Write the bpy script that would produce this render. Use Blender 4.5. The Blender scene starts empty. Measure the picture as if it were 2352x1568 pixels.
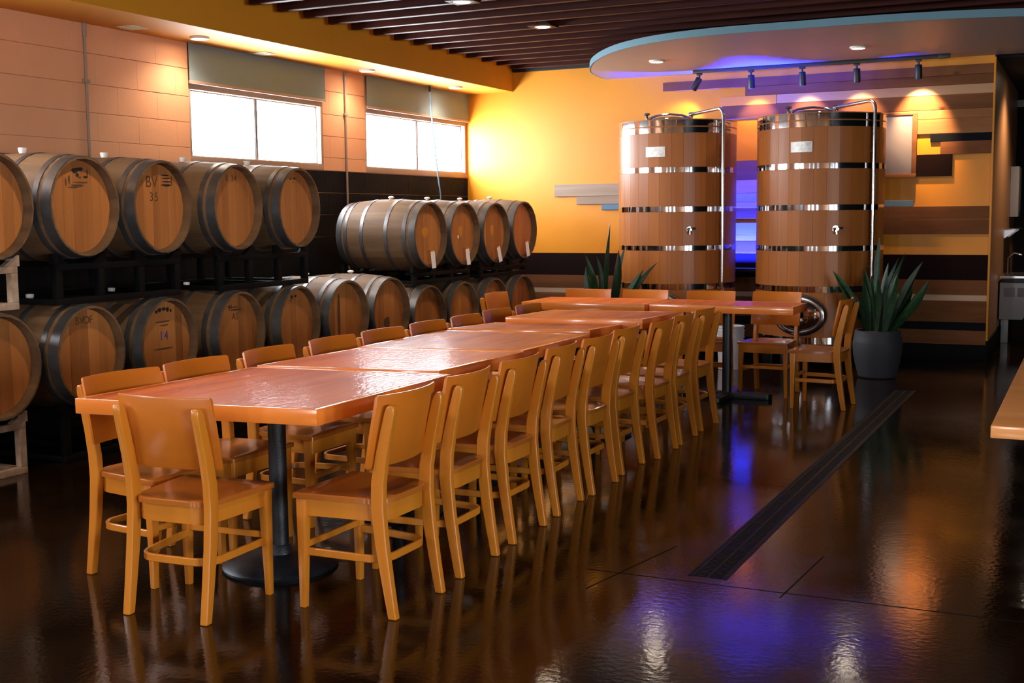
import bpy, bmesh, math, random
from mathutils import Vector, Matrix
R = math.radians
rnd = random.Random(7)
S = bpy.context.scene
COL = S.collection
PI = math.pi

# ------------------------------------------------------------------ camera
cd = bpy.data.cameras.new('camera'); cam = bpy.data.objects.new('camera', cd); COL.objects.link(cam)
yaw, pit, rol = -0.4542747, 0.1037604, -0.0094020
fw = Vector((math.sin(yaw)*math.cos(pit), math.cos(yaw)*math.cos(pit), -math.sin(pit)))
rt = Vector((math.cos(yaw), -math.sin(yaw), 0)); up = rt.cross(fw)
r2 = rt*math.cos(rol)+up*math.sin(rol); u2 = -rt*math.sin(rol)+up*math.cos(rol)
m = Matrix((r2, u2, -fw)).transposed().to_4x4(); m.translation = (0, 0, 1.5)
cam.matrix_world = m
cd.sensor_width = 36; cd.lens = 2731.54/2352*36; cd.clip_start = 0.05
S.camera = cam

# ------------------------------------------------------------------ world, exposure
wd = bpy.data.worlds.new('daylight'); S.world = wd; wd.use_nodes = True
bg = wd.node_tree.nodes['Background']
bg.inputs[0].default_value = (0.86, 0.93, 1.0, 1); bg.inputs[1].default_value = 45.0
S.view_settings.view_transform = 'Standard'; S.view_settings.look = 'None'
S.view_settings.gamma = 1; S.view_settings.use_curve_mapping = False
S.view_settings.exposure = -0.12
S.cycles.use_denoising = True
S.cycles.max_bounces = 5; S.cycles.diffuse_bounces = 3; S.cycles.glossy_bounces = 3
S.cycles.use_adaptive_sampling = True; S.cycles.adaptive_threshold = 0.05
S.cycles.sample_clamp_indirect = 6; S.cycles.caustics_reflective = False; S.cycles.caustics_refractive = False

WARM = (1.0, 0.76, 0.5)
def portal(name, loc, rot, sx, sy):
    l = bpy.data.lights.new(name, 'AREA'); l.shape = 'RECTANGLE'; l.size = sx; l.size_y = sy
    l.cycles.is_portal = True
    o = bpy.data.objects.new(name, l); COL.objects.link(o); o.location = loc; o.rotation_euler = rot
    return o
def spot(name, loc, energy, color=WARM, angle=100, blend=0.6, rot=(0, 0, 0), size=0.05, parent=None):
    l = bpy.data.lights.new(name, 'SPOT'); l.energy = energy; l.color = color
    l.spot_size = R(angle); l.spot_blend = blend; l.shadow_soft_size = size
    o = bpy.data.objects.new(name, l); COL.objects.link(o); o.location = loc; o.rotation_euler = rot
    if parent: o.parent = parent
    return o
XL, YB = -6.93, 13.0
XR, YF = 5.5, -3.0
# daylight openings of the room: y0,y1,z0,z1 on the window wall; x0,x1,z0,z1 on the street front
WIN_L = [(8.0, 9.95, 2.03, 2.66), (10.72, 12.97, 2.03, 2.66), (2.6, 4.9, 2.03, 2.66), (-1.8, 1.2, 2.03, 2.66)]
WIN_F = [(-4.4, -4.1, 1.0, 2.3), (-2.65, -2.3, 1.0, 2.3), (-0.6, -0.3, 1.0, 2.3)]
WIN_R = [(-0.6, 0.6, 0.8, 2.3), (1.6, 2.8, 0.8, 2.3), (-2.4, -1.3, 0.8, 2.3)]
for i, (a, b, c, d) in enumerate(WIN_L):
    portal('window_daylight', (XL-0.115, (a+b)/2, (c+d)/2), (0, R(-90), 0), d-c, b-a)
for i, (a, b, c, d) in enumerate(WIN_F):
    portal('front_daylight', ((a+b)/2, YF-0.12, (c+d)/2), (R(90), 0, 0), b-a, d-c)
for i, (a, b, c, d) in enumerate(WIN_R):
    portal('side_daylight', (XR+0.12, (a+b)/2, (c+d)/2), (0, R(90), 0), d-c, b-a)

# ------------------------------------------------------------------ mesh helpers
class MB:
    def __init__(s): s.v = []; s.f = []
    def add(s, vs, fs):
        k = len(s.v); s.v += [tuple(p) for p in vs]; s.f += [tuple(i+k for i in q) for q in fs]; return s
    def box(s, x0, x1, y0, y1, z0, z1):
        return s.add([(x0,y0,z0),(x1,y0,z0),(x1,y1,z0),(x0,y1,z0),(x0,y0,z1),(x1,y0,z1),(x1,y1,z1),(x0,y1,z1)],
                     [(3,2,1,0),(4,5,6,7),(0,1,5,4),(1,2,6,5),(2,3,7,6),(3,0,4,7)])
    def prism(s, out, z0, z1):
        n = len(out)
        vs = [(x,y,z0) for x,y in out]+[(x,y,z1) for x,y in out]
        return s.add(vs, [tuple(range(n-1,-1,-1)), tuple(range(n,2*n))]+[(i,(i+1)%n,(i+1)%n+n,i+n) for i in range(n)])
    def lathe(s, prof, n=32, axis='z', c=(0,0,0), caps=True, a0=0, a1=2*PI):
        full = abs(a1-a0-2*PI) < 1e-6
        m = n if full else n+1
        vs = []
        for r, h in prof:
            for i in range(m):
                a = a0+(a1-a0)*i/n; x, y = r*math.cos(a), r*math.sin(a)
                if axis == 'z': vs.append((c[0]+x, c[1]+y, c[2]+h))
                elif axis == 'x': vs.append((c[0]+h, c[1]+x, c[2]+y))
                else: vs.append((c[0]+y, c[1]+h, c[2]+x))
        fs = []
        for j in range(len(prof)-1):
            for i in range(n if full else n):
                i2 = (i+1) % m if full else i+1
                fs.append((j*m+i, j*m+i2, (j+1)*m+i2, (j+1)*m+i))
        if caps and full:
            if prof[0][0] > 1e-5: fs.append(tuple(range(m-1, -1, -1)))
            if prof[-1][0] > 1e-5: fs.append(tuple((len(prof)-1)*m+i for i in range(m)))
        return s.add(vs, fs)
    def tube(s, path, r, n=8, caps=True):
        path = [Vector(p) for p in path]; rs = r if isinstance(r, (list, tuple)) else [r]*len(path)
        vs = []; prev = None
        for i, p in enumerate(path):
            t = (path[min(i+1, len(path)-1)]-path[max(i-1, 0)]).normalized()
            if prev is None:
                a = t.orthogonal().normalized()
            else:
                a = (prev-t*prev.dot(t)).normalized()
            prev = a; b = t.cross(a)
            for k in range(n):
                q = 2*PI*k/n; vs.append(p+(a*math.cos(q)+b*math.sin(q))*rs[i])
        fs = [(i*n+k, i*n+(k+1) % n, (i+1)*n+(k+1) % n, (i+1)*n+k) for i in range(len(path)-1) for k in range(n)]
        if caps: fs += [tuple(range(n-1, -1, -1)), tuple((len(path)-1)*n+k for k in range(n))]
        return s.add(vs, fs)
    def ribbon(s, path, w, h):
        """flat bar along a horizontal path: w across, h tall"""
        path = [Vector(p) for p in path]; vs = []
        for i, p in enumerate(path):
            t = (path[min(i+1, len(path)-1)]-path[max(i-1, 0)]); t.z = 0; t.normalize()
            nn = Vector((-t.y, t.x, 0))
            for a, b in ((-1,-1),(1,-1),(1,1),(-1,1)): vs.append(p+nn*(a*w/2)+Vector((0,0,b*h/2)))
        fs = [(i*4+k, i*4+(k+1) % 4, (i+1)*4+(k+1) % 4, (i+1)*4+k) for i in range(len(path)-1) for k in range(4)]
        e = (len(path)-1)*4
        fs += [(3,2,1,0), (e, e+1, e+2, e+3)]
        return s.add(vs, fs)
    def mesh(s, name, mat=None, bevel=0, seg=2, smooth=35):
        bm = bmesh.new()
        bv = [bm.verts.new(p) for p in s.v]
        for q in s.f:
            try: bm.faces.new([bv[i] for i in q])
            except ValueError: pass
        bmesh.ops.recalc_face_normals(bm, faces=bm.faces)
        if bevel:
            es = [e for e in bm.edges if len(e.link_faces) == 2 and e.calc_face_angle(0) > R(30)]
            bmesh.ops.bevel(bm, geom=es, offset=bevel, segments=seg, affect='EDGES', profile=0.6, clamp_overlap=True)
        me = bpy.data.meshes.new(name); bm.to_mesh(me); bm.free()
        if mat: me.materials.append(mat)
        if smooth:
            me.shade_smooth(); me.set_sharp_from_angle(angle=R(smooth))
        return me
    def obj(s, name, mat, parent=None, loc=(0,0,0), rot=(0,0,0), **k):
        return link(name, s.mesh(name, mat, **k), parent, loc, rot)
def link(name, me, parent=None, loc=(0,0,0), rot=(0,0,0)):
    o = bpy.data.objects.new(name, me); COL.objects.link(o); o.location = loc; o.rotation_euler = rot
    if parent is not None: o.parent = parent
    return o
def tag(o, label, cat, group=None, kind=None):
    o['label'] = label; o['category'] = cat
    if group: o['group'] = group
    if kind: o['kind'] = kind
    return o
def thing(name, label, cat, loc=(0,0,0), rz=0, group=None):
    o = link(name, None, None, loc, (0,0,rz)); o.empty_display_size = 0.1
    return tag(o, label, cat, group)
def struct(o, label=None):
    o['kind'] = 'structure'
    if label: o['label'] = label
    return o
def copy_tree(o, parent=None):
    c = o.copy(); COL.objects.link(c); c.parent = parent
    for ch in o.children: copy_tree(ch, c)
    return c

# ------------------------------------------------------------------ materials
def nodes(name):
    mt = bpy.data.materials.new(name); mt.use_nodes = True
    nt = mt.node_tree; return mt, nt, nt.nodes['Principled BSDF']
def col4(c): return (c[0], c[1], c[2], 1)
def paint(name, c, rough=0.5, metal=0, noise=0.0, scale=6, bump=0.0, bscale=40, coat=0, c2=None, spec=0.5, rnoise=0, objrand=0.0):
    mt, nt, b = nodes(name)
    b.inputs['Base Color'].default_value = col4(c); b.inputs['Roughness'].default_value = rough
    b.inputs['Metallic'].default_value = metal; b.inputs['Coat Weight'].default_value = coat
    b.inputs['Coat Roughness'].default_value = 0.08; b.inputs['Specular IOR Level'].default_value = spec
    tc = nt.nodes.new('ShaderNodeTexCoord')
    out = None
    if noise or c2:
        n = nt.nodes.new('ShaderNodeTexNoise'); n.inputs['Scale'].default_value = scale; n.inputs['Detail'].default_value = 6
        nt.links.new(tc.outputs['Object'], n.inputs['Vector'])
        rp = nt.nodes.new('ShaderNodeValToRGB')
        rp.color_ramp.elements[0].position = 0.35; rp.color_ramp.elements[1].position = 0.68
        c2 = c2 or tuple(max(0, x*(1-noise)) for x in c)
        rp.color_ramp.elements[0].color = col4(c2); rp.color_ramp.elements[1].color = col4(c)
        nt.links.new(n.outputs['Fac'], rp.inputs[0]); out = rp.outputs[0]
        if rnoise:
            mr = nt.nodes.new('ShaderNodeMapRange'); mr.inputs[3].default_value = rough; mr.inputs[4].default_value = rough+rnoise
            nt.links.new(n.outputs['Fac'], mr.inputs[0]); nt.links.new(mr.outputs[0], b.inputs['Roughness'])
    if objrand: out = objr(nt, out, c, objrand)
    if out: nt.links.new(out, b.inputs['Base Color'])
    if bump:
        n2 = nt.nodes.new('ShaderNodeTexNoise'); n2.inputs['Scale'].default_value = bscale; n2.inputs['Detail'].default_value = 4
        nt.links.new(tc.outputs['Object'], n2.inputs['Vector'])
        bp = nt.nodes.new('ShaderNodeBump'); bp.inputs['Strength'].default_value = bump; bp.inputs['Distance'].default_value = 0.02
        nt.links.new(n2.outputs['Fac'], bp.inputs['Height']); nt.links.new(bp.outputs[0], b.inputs['Normal'])
    return mt
def objr(nt, src, c, amt):
    oi = nt.nodes.new('ShaderNodeObjectInfo'); hs = nt.nodes.new('ShaderNodeHueSaturation')
    mr = nt.nodes.new('ShaderNodeMapRange'); mr.inputs[3].default_value = 1-amt; mr.inputs[4].default_value = 1+amt
    nt.links.new(oi.outputs['Random'], mr.inputs[0]); nt.links.new(mr.outputs[0], hs.inputs['Value'])
    if src: nt.links.new(src, hs.inputs['Color'])
    else: hs.inputs['Color'].default_value = col4(c)
    return hs.outputs[0]
def wood(name, c1, c2, axis='y', scale=9, stretch=14, rough=0.35, coat=0, bump=0.05, objrand=0.0, knots=False, sparkle=0, coatr=0.08, spec=0.3):
    mt, nt, b = nodes(name)
    tc = nt.nodes.new('ShaderNodeTexCoord'); mp = nt.nodes.new('ShaderNodeMapping')
    sc = {'x': (1/stretch, 1, 1), 'y': (1, 1/stretch, 1), 'z': (1, 1, 1/stretch)}[axis]
    mp.inputs['Scale'].default_value = sc
    oi = nt.nodes.new('ShaderNodeObjectInfo'); ad = nt.nodes.new('ShaderNodeVectorMath'); ad.operation = 'ADD'
    ml = nt.nodes.new('ShaderNodeMath'); ml.operation = 'MULTIPLY'; ml.inputs[1].default_value = 37.0
    nt.links.new(oi.outputs['Random'], ml.inputs[0])
    nt.links.new(tc.outputs['Object'], ad.inputs[0]); nt.links.new(ml.outputs[0], ad.inputs[1])
    nt.links.new(ad.outputs[0], mp.inputs['Vector'])
    n = nt.nodes.new('ShaderNodeTexNoise'); n.inputs['Scale'].default_value = scale; n.inputs['Detail'].default_value = 8
    n.inputs['Roughness'].default_value = 0.6; n.inputs['Distortion'].default_value = 0.6
    nt.links.new(mp.outputs[0], n.inputs['Vector'])
    rp = nt.nodes.new('ShaderNodeValToRGB')
    rp.color_ramp.elements[0].position = 0.32; rp.color_ramp.elements[1].position = 0.7
    rp.color_ramp.elements[0].color = col4(c2); rp.color_ramp.elements[1].color = col4(c1)
    nt.links.new(n.outputs['Fac'], rp.inputs[0]); src = rp.outputs[0]
    if knots:
        mp2 = nt.nodes.new('ShaderNodeMapping')
        mp2.inputs['Scale'].default_value = {'x': (0.45, 1, 1), 'y': (1, 0.45, 1), 'z': (1, 1, 0.45)}[axis]
        nt.links.new(ad.outputs[0], mp2.inputs['Vector'])
        vo = nt.nodes.new('ShaderNodeTexVoronoi'); vo.inputs['Scale'].default_value = 4.5
        nt.links.new(mp2.outputs[0], vo.inputs['Vector'])
        kr = nt.nodes.new('ShaderNodeMapRange'); kr.inputs[1].default_value = 0.03; kr.inputs[2].default_value = 0.11
        nt.links.new(vo.outputs['Distance'], kr.inputs[0])
        mx = nt.nodes.new('ShaderNodeMix'); mx.data_type = 'RGBA'
        mx.inputs[6].default_value = (c2[0]*0.35, c2[1]*0.3, c2[2]*0.3, 1)
        nt.links.new(kr.outputs[0], mx.inputs[0]); nt.links.new(src, mx.inputs[7]); src = mx.outputs[2]
    if objrand: src = objr(nt, src, c1, objrand)
    nt.links.new(src, b.inputs['Base Color'])
    b.inputs['Roughness'].default_value = rough; b.inputs['Coat Weight'].default_value = coat; b.inputs['Coat Roughness'].default_value = coatr
    b.inputs['Specular IOR Level'].default_value = spec
    bp = nt.nodes.new('ShaderNodeBump'); bp.inputs['Strength'].default_value = bump; bp.inputs['Distance'].default_value = 0.01
    nt.links.new(n.outputs['Fac'], bp.inputs['Height']); nt.links.new(bp.outputs[0], b.inputs['Normal'])
    if sparkle:
        mp3 = nt.nodes.new('ShaderNodeMapping'); mp3.inputs['Scale'].default_value = (1, 0.25, 1)
        nt.links.new(tc.outputs['Object'], mp3.inputs['Vector'])
        n3 = nt.nodes.new('ShaderNodeTexNoise'); n3.inputs['Scale'].default_value = 62; n3.inputs['Detail'].default_value = 3
        nt.links.new(mp3.outputs[0], n3.inputs['Vector'])
        b3 = nt.nodes.new('ShaderNodeBump'); b3.inputs['Strength'].default_value = sparkle; b3.inputs['Distance'].default_value = 0.004
        nt.links.new(n3.outputs['Fac'], b3.inputs['Height'])
        nt.links.new(b3.outputs[0], b.inputs['Coat Normal']); nt.links.new(bp.outputs[0], b3.inputs['Normal'])
    return mt
def emit(name, c, s):
    mt, nt, b = nodes(name)
    b.inputs['Base Color'].default_value = col4(c); b.inputs['Emission Color'].default_value = col4(c)
    b.inputs['Emission Strength'].default_value = s
    return mt
M = {}
M['yellow'] = paint('yellow_wall_paint', (0.79, 0.29, 0.010), 0.45, noise=0.06, scale=2, bump=0.03, bscale=120)
M['cmu'] = paint('orange_block_paint', (0.80, 0.37, 0.19), 0.55, noise=0.05, scale=3, bump=0.10, bscale=60)
M['cmu_joint'] = paint('orange_joint_paint', (0.73, 0.33, 0.165), 0.6)
M['black_cmu'] = paint('black_block_paint', (0.005, 0.0046, 0.0052), 0.7, spec=0.12, noise=0.2, scale=5, bump=0.25, bscale=60)
M['soffit'] = paint('soffit_orange_paint', (0.74, 0.30, 0.014), 0.6, noise=0.05, scale=2)
M['ceil'] = paint('black_ceiling_paint', (0.004, 0.003, 0.003), 0.8)
M['slat'] = wood('dark_cherry_slat', (0.058, 0.011, 0.006), (0.03, 0.006, 0.0035), 'x', rough=0.5, spec=0.15)
M['dark'] = paint('dark_paint', (0.004, 0.004, 0.0045), 0.7, spec=0.1)
M['tan'] = wood('tan_wood_panel', (0.42, 0.2, 0.09), (0.36, 0.16, 0.07), 'z', rough=0.4, bump=0.02)
M['canopy'] = paint('canopy_grey_paint', (0.33, 0.295, 0.275), 0.42, noise=0.04, scale=2)
M['rim'] = paint('canopy_blue_edge', (0.13, 0.27, 0.33), 0.5)
M['black'] = paint('black_powder_coat', (0.008, 0.008, 0.009), 0.4)
M['castiron'] = paint('black_cast_iron', (0.008, 0.010, 0.014), 0.4, bump=0.15, bscale=200)
M['grate'] = paint('black_grate_iron', (0.005, 0.0045, 0.0045), 0.5, spec=0.14)
M['rack'] = paint('black_rack_steel', (0.003, 0.0028, 0.003), 0.6, spec=0.15)
M['beige'] = paint('beige_rack_paint', (0.45, 0.33, 0.24), 0.6, c2=(0.30, 0.19, 0.12), scale=14)
M['chrome'] = paint('polished_stainless', (0.62, 0.62, 0.64), 0.07, metal=1)
M['steel'] = paint('brushed_stainless', (0.60, 0.60, 0.62), 0.2, metal=1)
M['plate'] = paint('dull_steel_plate', (0.5, 0.48, 0.45), 0.38, metal=1, noise=0.3, scale=30)
M['alu'] = paint('window_frame_tan', (0.42, 0.27, 0.19), 0.5)
M['sash'] = paint('window_sash_grey', (0.2, 0.17, 0.15), 0.4)
M['shade'] = paint('grey_roller_fabric', (0.19, 0.235, 0.245), 0.85, bump=0.05, bscale=300)
M['conduit'] = paint('galvanised_conduit', (0.33, 0.24, 0.18), 0.5)
M['chair'] = wood('maple_chair', (0.58, 0.20, 0.017), (0.48, 0.148, 0.011), 'z', scale=5, rough=0.36, coat=0.25, bump=0.01, coatr=0.22)
M['chair_ply'] = wood('plywood_back', (0.55, 0.155, 0.012), (0.46, 0.118, 0.008), 'x', scale=4, stretch=10, rough=0.4, coat=0.3, bump=0.01, coatr=0.2)
M['chair_seat'] = wood('seat_wood', (0.42, 0.125, 0.016), (0.33, 0.085, 0.010), 'x', scale=5, rough=0.3, coat=0.6, bump=0.02, coatr=0.12)
M['ttop'] = wood('lacquered_table_top', (0.72, 0.155, 0.02), (0.36, 0.055, 0.012), 'y', scale=7, stretch=9, rough=0.5, spec=0.08, coat=0.2, bump=0.02, sparkle=0.6, coatr=0.05, objrand=0.12)
M['tedge'] = wood('table_edge_wood', (0.80, 0.235, 0.036), (0.68, 0.175, 0.022), 'x', scale=4, rough=0.25, coat=0.7, bump=0.01, objrand=0.06, coatr=0.1)
M['bartop'] = wood('pale_table_top', (0.72, 0.30, 0.09), (0.58, 0.21, 0.055), 'x', scale=4, rough=0.35, coat=0.4, bump=0.01)
M['stave'] = wood('weathered_barrel_stave', (0.21, 0.12, 0.06), (0.10, 0.052, 0.024), 'x', scale=7, rough=0.65, bump=0.15, objrand=0.15)
M['head'] = wood('barrel_head_oak', (0.47, 0.18, 0.048), (0.34, 0.115, 0.028), 'z', scale=6, rough=0.6, bump=0.08, objrand=0.2)
M['hoop'] = paint('galvanised_hoop', (0.17, 0.165, 0.17), 0.42, metal=0.75, noise=0.35, scale=9)
M['bung'] = paint('white_silicone_bung', (0.78, 0.75, 0.72), 0.5)
M['ink'] = paint('black_stencil_ink', (0.02, 0.014, 0.01), 0.7)
M['inkbrown'] = paint('burnt_brand', (0.09, 0.04, 0.015), 0.7)
M['inkblue'] = paint('blue_stencil_ink', (0.02, 0.04, 0.35), 0.6)
M['paper'] = paint('white_paper', (0.82, 0.78, 0.80), 0.7)
M['gold'] = paint('amber_label', (0.55, 0.2, 0.02), 0.5)
M['tank'] = wood('fir_tank_stave', (0.42, 0.138, 0.024), (0.34, 0.10, 0.017), 'z', scale=8, stretch=20, rough=0.4, coat=0.1, bump=0.02, objrand=0.10, coatr=0.25)
M['rubber'] = paint('black_rubber', (0.01, 0.01, 0.011), 0.45)
M['pot'] = paint('charcoal_ribbed_pot', (0.034, 0.034, 0.042), 0.65, noise=0.15, scale=8)
M['soil'] = paint('dark_soil', (0.015, 0.01, 0.007), 0.9, bump=0.6, bscale=60)
M['leaf'] = paint('snake_plant_leaf', (0.02, 0.066, 0.017), 0.45, c2=(0.006, 0.026, 0.010), scale=22, objrand=0.3)
M['pail'] = paint('white_plastic_pail', (0.72, 0.70, 0.74), 0.4)
M['board'] = paint('grey_projection_board', (0.25, 0.22, 0.23), 0.5)
M['sink'] = paint('grey_sink_ceramic', (0.40, 0.38, 0.37), 0.3)
M['cord'] = paint('pale_blue_cord', (0.22, 0.38, 0.60), 0.5)
M['vent'] = paint('cream_vent', (0.75, 0.62, 0.42), 0.5)
M['lens'] = emit('downlight_lens', (1.0, 0.86, 0.66), 90)
M['blue_lens'] = emit('blue_led_lens', (0.03, 0.05, 1.0), 1.2)
M['trimring'] = paint('white_trim_ring', (0.8, 0.72, 0.6), 0.4)
PL = {}
def plankm(k, c1, c2, kn=True, rough=0.75): PL[k] = wood('plank_'+k, c1, c2, 'x', scale=7, rough=rough, bump=0.06, knots=kn, objrand=0.08, spec=0.12)
plankm('brown', (0.24, 0.095, 0.038), (0.15, 0.055, 0.02))
plankm('tan', (0.40, 0.185, 0.075), (0.30, 0.12, 0.045))
plankm('light', (0.55, 0.33, 0.19), (0.46, 0.26, 0.14))
plankm('grey', (0.46, 0.36, 0.29), (0.34, 0.255, 0.2))
plankm('maroon', (0.013, 0.0022, 0.0016), (0.008, 0.0014, 0.001), False)
plankm('black', (0.006, 0.007, 0.011), (0.004, 0.005, 0.008), False)
plankm('white', (0.62, 0.44, 0.31), (0.55, 0.37, 0.26), False)
plankm('blue', (0.16, 0.27, 0.40), (0.14, 0.24, 0.36), False)
plankm('yellow', (0.78, 0.33, 0.05), (0.74, 0.30, 0.04), False)

# polished concrete floor
def floor_mat():
    mt, nt, b = nodes('polished_brown_concrete')
    tc = nt.nodes.new('ShaderNodeTexCoord')
    n = nt.nodes.new('ShaderNodeTexNoise'); n.inputs['Scale'].default_value = 0.9; n.inputs['Detail'].default_value = 9; n.inputs['Roughness'].default_value = 0.62
    nt.links.new(tc.outputs['Object'], n.inputs['Vector'])
    rp = nt.nodes.new('ShaderNodeValToRGB'); e = rp.color_ramp.elements
    e[0].position = 0.3; e[0].color = (0.0028, 0.0014, 0.0009, 1); e[1].position = 0.72; e[1].color = (0.017, 0.0066, 0.0024, 1)
    nt.links.new(n.outputs['Fac'], rp.inputs[0]); nt.links.new(rp.outputs[0], b.inputs['Base Color'])
    n2 = nt.nodes.new('ShaderNodeTexNoise'); n2.inputs['Scale'].default_value = 2.2; n2.inputs['Detail'].default_value = 5
    nt.links.new(tc.outputs['Object'], n2.inputs['Vector'])
    mr = nt.nodes.new('ShaderNodeMapRange'); mr.inputs[1].default_value = 0.35; mr.inputs[2].default_value = 0.7
    mr.inputs[3].default_value = 0.07; mr.inputs[4].default_value = 0.15
    nt.links.new(n2.outputs['Fac'], mr.inputs[0]); nt.links.new(mr.outputs[0], b.inputs['Roughness'])
    b.inputs['Specular IOR Level'].default_value = 0.42
    n3 = nt.nodes.new('ShaderNodeTexNoise'); n3.inputs['Scale'].default_value = 38; n3.inputs['Detail'].default_value = 5
    nt.links.new(tc.outputs['Object'], n3.inputs['Vector'])
    bp = nt.nodes.new('ShaderNodeBump'); bp.inputs['Strength'].default_value = 0.055; bp.inputs['Distance'].default_value = 0.01
    nt.links.new(n3.outputs['Fac'], bp.inputs['Height']); nt.links.new(bp.outputs[0], b.inputs['Normal'])
    return mt
M['floor'] = floor_mat()

# ------------------------------------------------------------------ room shell
DX0, DX1, DY0, DY1 = -1.482, -1.312, 4.69, 10.525
fl = MB()
fl.box(XL-0.3, DX0, YF-0.2, 17.2, -0.2, 0).box(DX1, XR+0.3, YF-0.2, 17.2, -0.2, 0)
fl.box(DX0, DX1, YF-0.2, DY0, -0.2, 0).box(DX0, DX1, DY1, 17.2, -0.2, 0)
floor = struct(fl.obj('floor', M['floor'], smooth=0), 'dark brown polished concrete floor')
for (a, b) in (((-1.9, 4.60), (-0.2, 4.64)), ((-0.2, 4.64), (2.6, 4.70)), ((-1.80, 4.35), (-1.66, 5.1)), ((-1.06, 4.55), (-1.02, 5.2))):
    dx, dy = b[0]-a[0], b[1]-a[1]; L = math.hypot(dx, dy); nx, ny = -dy/L*0.0035, dx/L*0.0035
    MB().prism([(a[0]-nx,a[1]-ny),(b[0]-nx,b[1]-ny),(b[0]+nx,b[1]+ny),(a[0]+nx,a[1]+ny)], -0.004, 0.0006).obj('saw_cut', M['dark'], floor, smooth=0)

def wall_open(axis, pos, thick, a0, a1, z0, z1, holes):
    """wall slab with rectangular openings; axis 'x': plane x=pos running in y"""
    mb = MB(); hs = sorted(holes)
    def bx(p, q, r_, s_):
        if q-p < 1e-4 or s_-r_ < 1e-4: return
        lo, hi = min(pos, pos+thick), max(pos, pos+thick)
        if axis == 'x': mb.box(lo, hi, p, q, r_, s_)
        else: mb.box(p, q, lo, hi, r_, s_)
    cur = a0
    for (p, q, r_, s_) in hs:
        bx(cur, p, z0, z1); bx(p, q, z0, r_); bx(p, q, s_, z1); cur = q
    bx(cur, a1, z0, z1)
    return mb
ZC = 3.75
wl = struct(wall_open('x', XL-0.012, -0.09, YF, YB+0.2, 0, ZC, WIN_L).obj('wall_left', M['cmu_joint'], smooth=0), 'orange and black painted concrete block wall')
ZT = 1.985
# blocks in courses
courses = [(2.774, 2.995), (2.543, 2.774), (2.328, 2.543), (2.116, 2.328), (1.985, 2.116)]
BL = 0.445
def blocks(z0, z1, ymin, ymax, off, mat, holes):
    y = ymin-off
    while y < ymax:
        a, b = max(y, ymin)+0.0002, min(y+BL, ymax)-0.0002
        y += BL
        segs = [(a, b)]
        for (p, q, r_, s_) in holes:
            if r_-0.07 < (z0+z1)/2 < 2.995:
                ns = []
                for (c, d) in segs:
                    if q <= c or p >= d: ns.append((c, d)); continue
                    if p-c > 0.02: ns.append((c, p))
                    if d-q > 0.02: ns.append((q, d))
                segs = ns
        for (c, d) in segs:
            if d-c < 0.03: continue
            MB().box(XL-0.02, XL, c, d, z0+0.0022, z1-0.0022).obj('block', mat, wl, bevel=0.0015, seg=1)
for i, (a, b) in enumerate(courses): blocks(a, b, 4.95, YB-0.002, BL/2*(i % 2), M['cmu'], WIN_L)
for i in range(3): blocks(ZT-0.2195*(i+1), ZT-0.2195*i, 7.8, YB-0.002, BL/2*((i+1) % 2), M['black_cmu'], [])
MB().box(XL-0.012, XL-0.001, YF, YB, 0.0, ZT-0.2195*3-0.002).box(XL-0.012, XL-0.001, YF, 7.795, ZT-0.2195*3-0.002, ZT).obj('dado_paint', M['black_cmu'], wl, smooth=0)

wb = struct(MB().box(XL-0.2, -0.95, YB, YB+0.2, 0, ZC).obj('wall_back', M['yellow'], smooth=0), 'yellow painted back wall with reclaimed planks')
planks = [(-4.418,-0.952,2.894,2.989,'brown'), (-3.477,-0.952,2.797,2.892,'brown'), (-3.132,-0.952,2.701,2.794,'light'), (-3.763,-3.136,2.697,2.794,'yellow'),
 (-3.733,-0.952,2.553,2.697,'brown'), (-2.6,-0.952,2.461,2.55,'tan'), (-2.6,-0.952,2.312,2.458,'tan'), (-1.543,-0.952,2.230,2.309,'black'),
 (-1.443,-0.952,2.101,2.227,'brown'), (-2.3,-1.326,1.882,2.104,'maroon'), (-2.5,-1.693,1.577,1.64,'blue'), (-2.6,-0.952,1.443,1.574,'brown'), (-2.6,-0.952,1.289,1.44,'brown'),
 (-5.763,-4.55,1.741,1.882,'grey'), (-5.479,-4.5,1.647,1.738,'grey'), (-5.161,-4.45,1.58,1.644,'blue'),
 (-3.95,-2.95,1.891,2.098,'brown'), (-3.9,-3.0,1.747,1.887,'light'), (-3.98,-2.9,1.648,1.744,'grey'), (-3.9,-2.95,1.578,1.645,'light'), (-3.85,-3.0,1.467,1.575,'brown'),
 (-3.95,-2.9,1.290,1.419,'grey'), (-3.9,-2.95,1.223,1.287,'light'), (-3.95,-2.9,1.084,1.220,'brown')]
for z0, z1, k, cuts in ((0.819,1.078,'maroon',(-4.3,-2.6)), (0.669,0.816,'brown',(-5.0,-3.2)), (0.606,0.666,'white',(-4.1,-2.0)), (0.476,0.603,'brown',(-4.7,-3.0)), (0.388,0.473,'brown',(-3.9,-2.3)), (0.303,0.385,'black',(-4.4,-2.7)), (0.160,0.300,'brown',(-5.1,-2.9))):
    xs = [-6.925]+list(cuts)+[-0.952]
    for a, b in zip(xs[:-1], xs[1:]): planks.append((a+0.002, b-0.001, z0, z1, k))
for (x0, x1, z0, z1, k) in planks:
    t = 0.024 if k != 'white' else 0.02
    MB().box(-(x1-x0)/2, (x1-x0)/2, -t, 0, -(z1-z0)/2, (z1-z0)/2).obj('plank', PL[k], wb, ((x0+x1)/2, YB, (z0+z1)/2), bevel=0.002, seg=1)
struct(MB().box(XL, -0.95, YB-0.02, YB, 0, 0.156).obj('baseboard_back', M['dark'], bevel=0.003), 'black baseboard under the plank wall')
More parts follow.
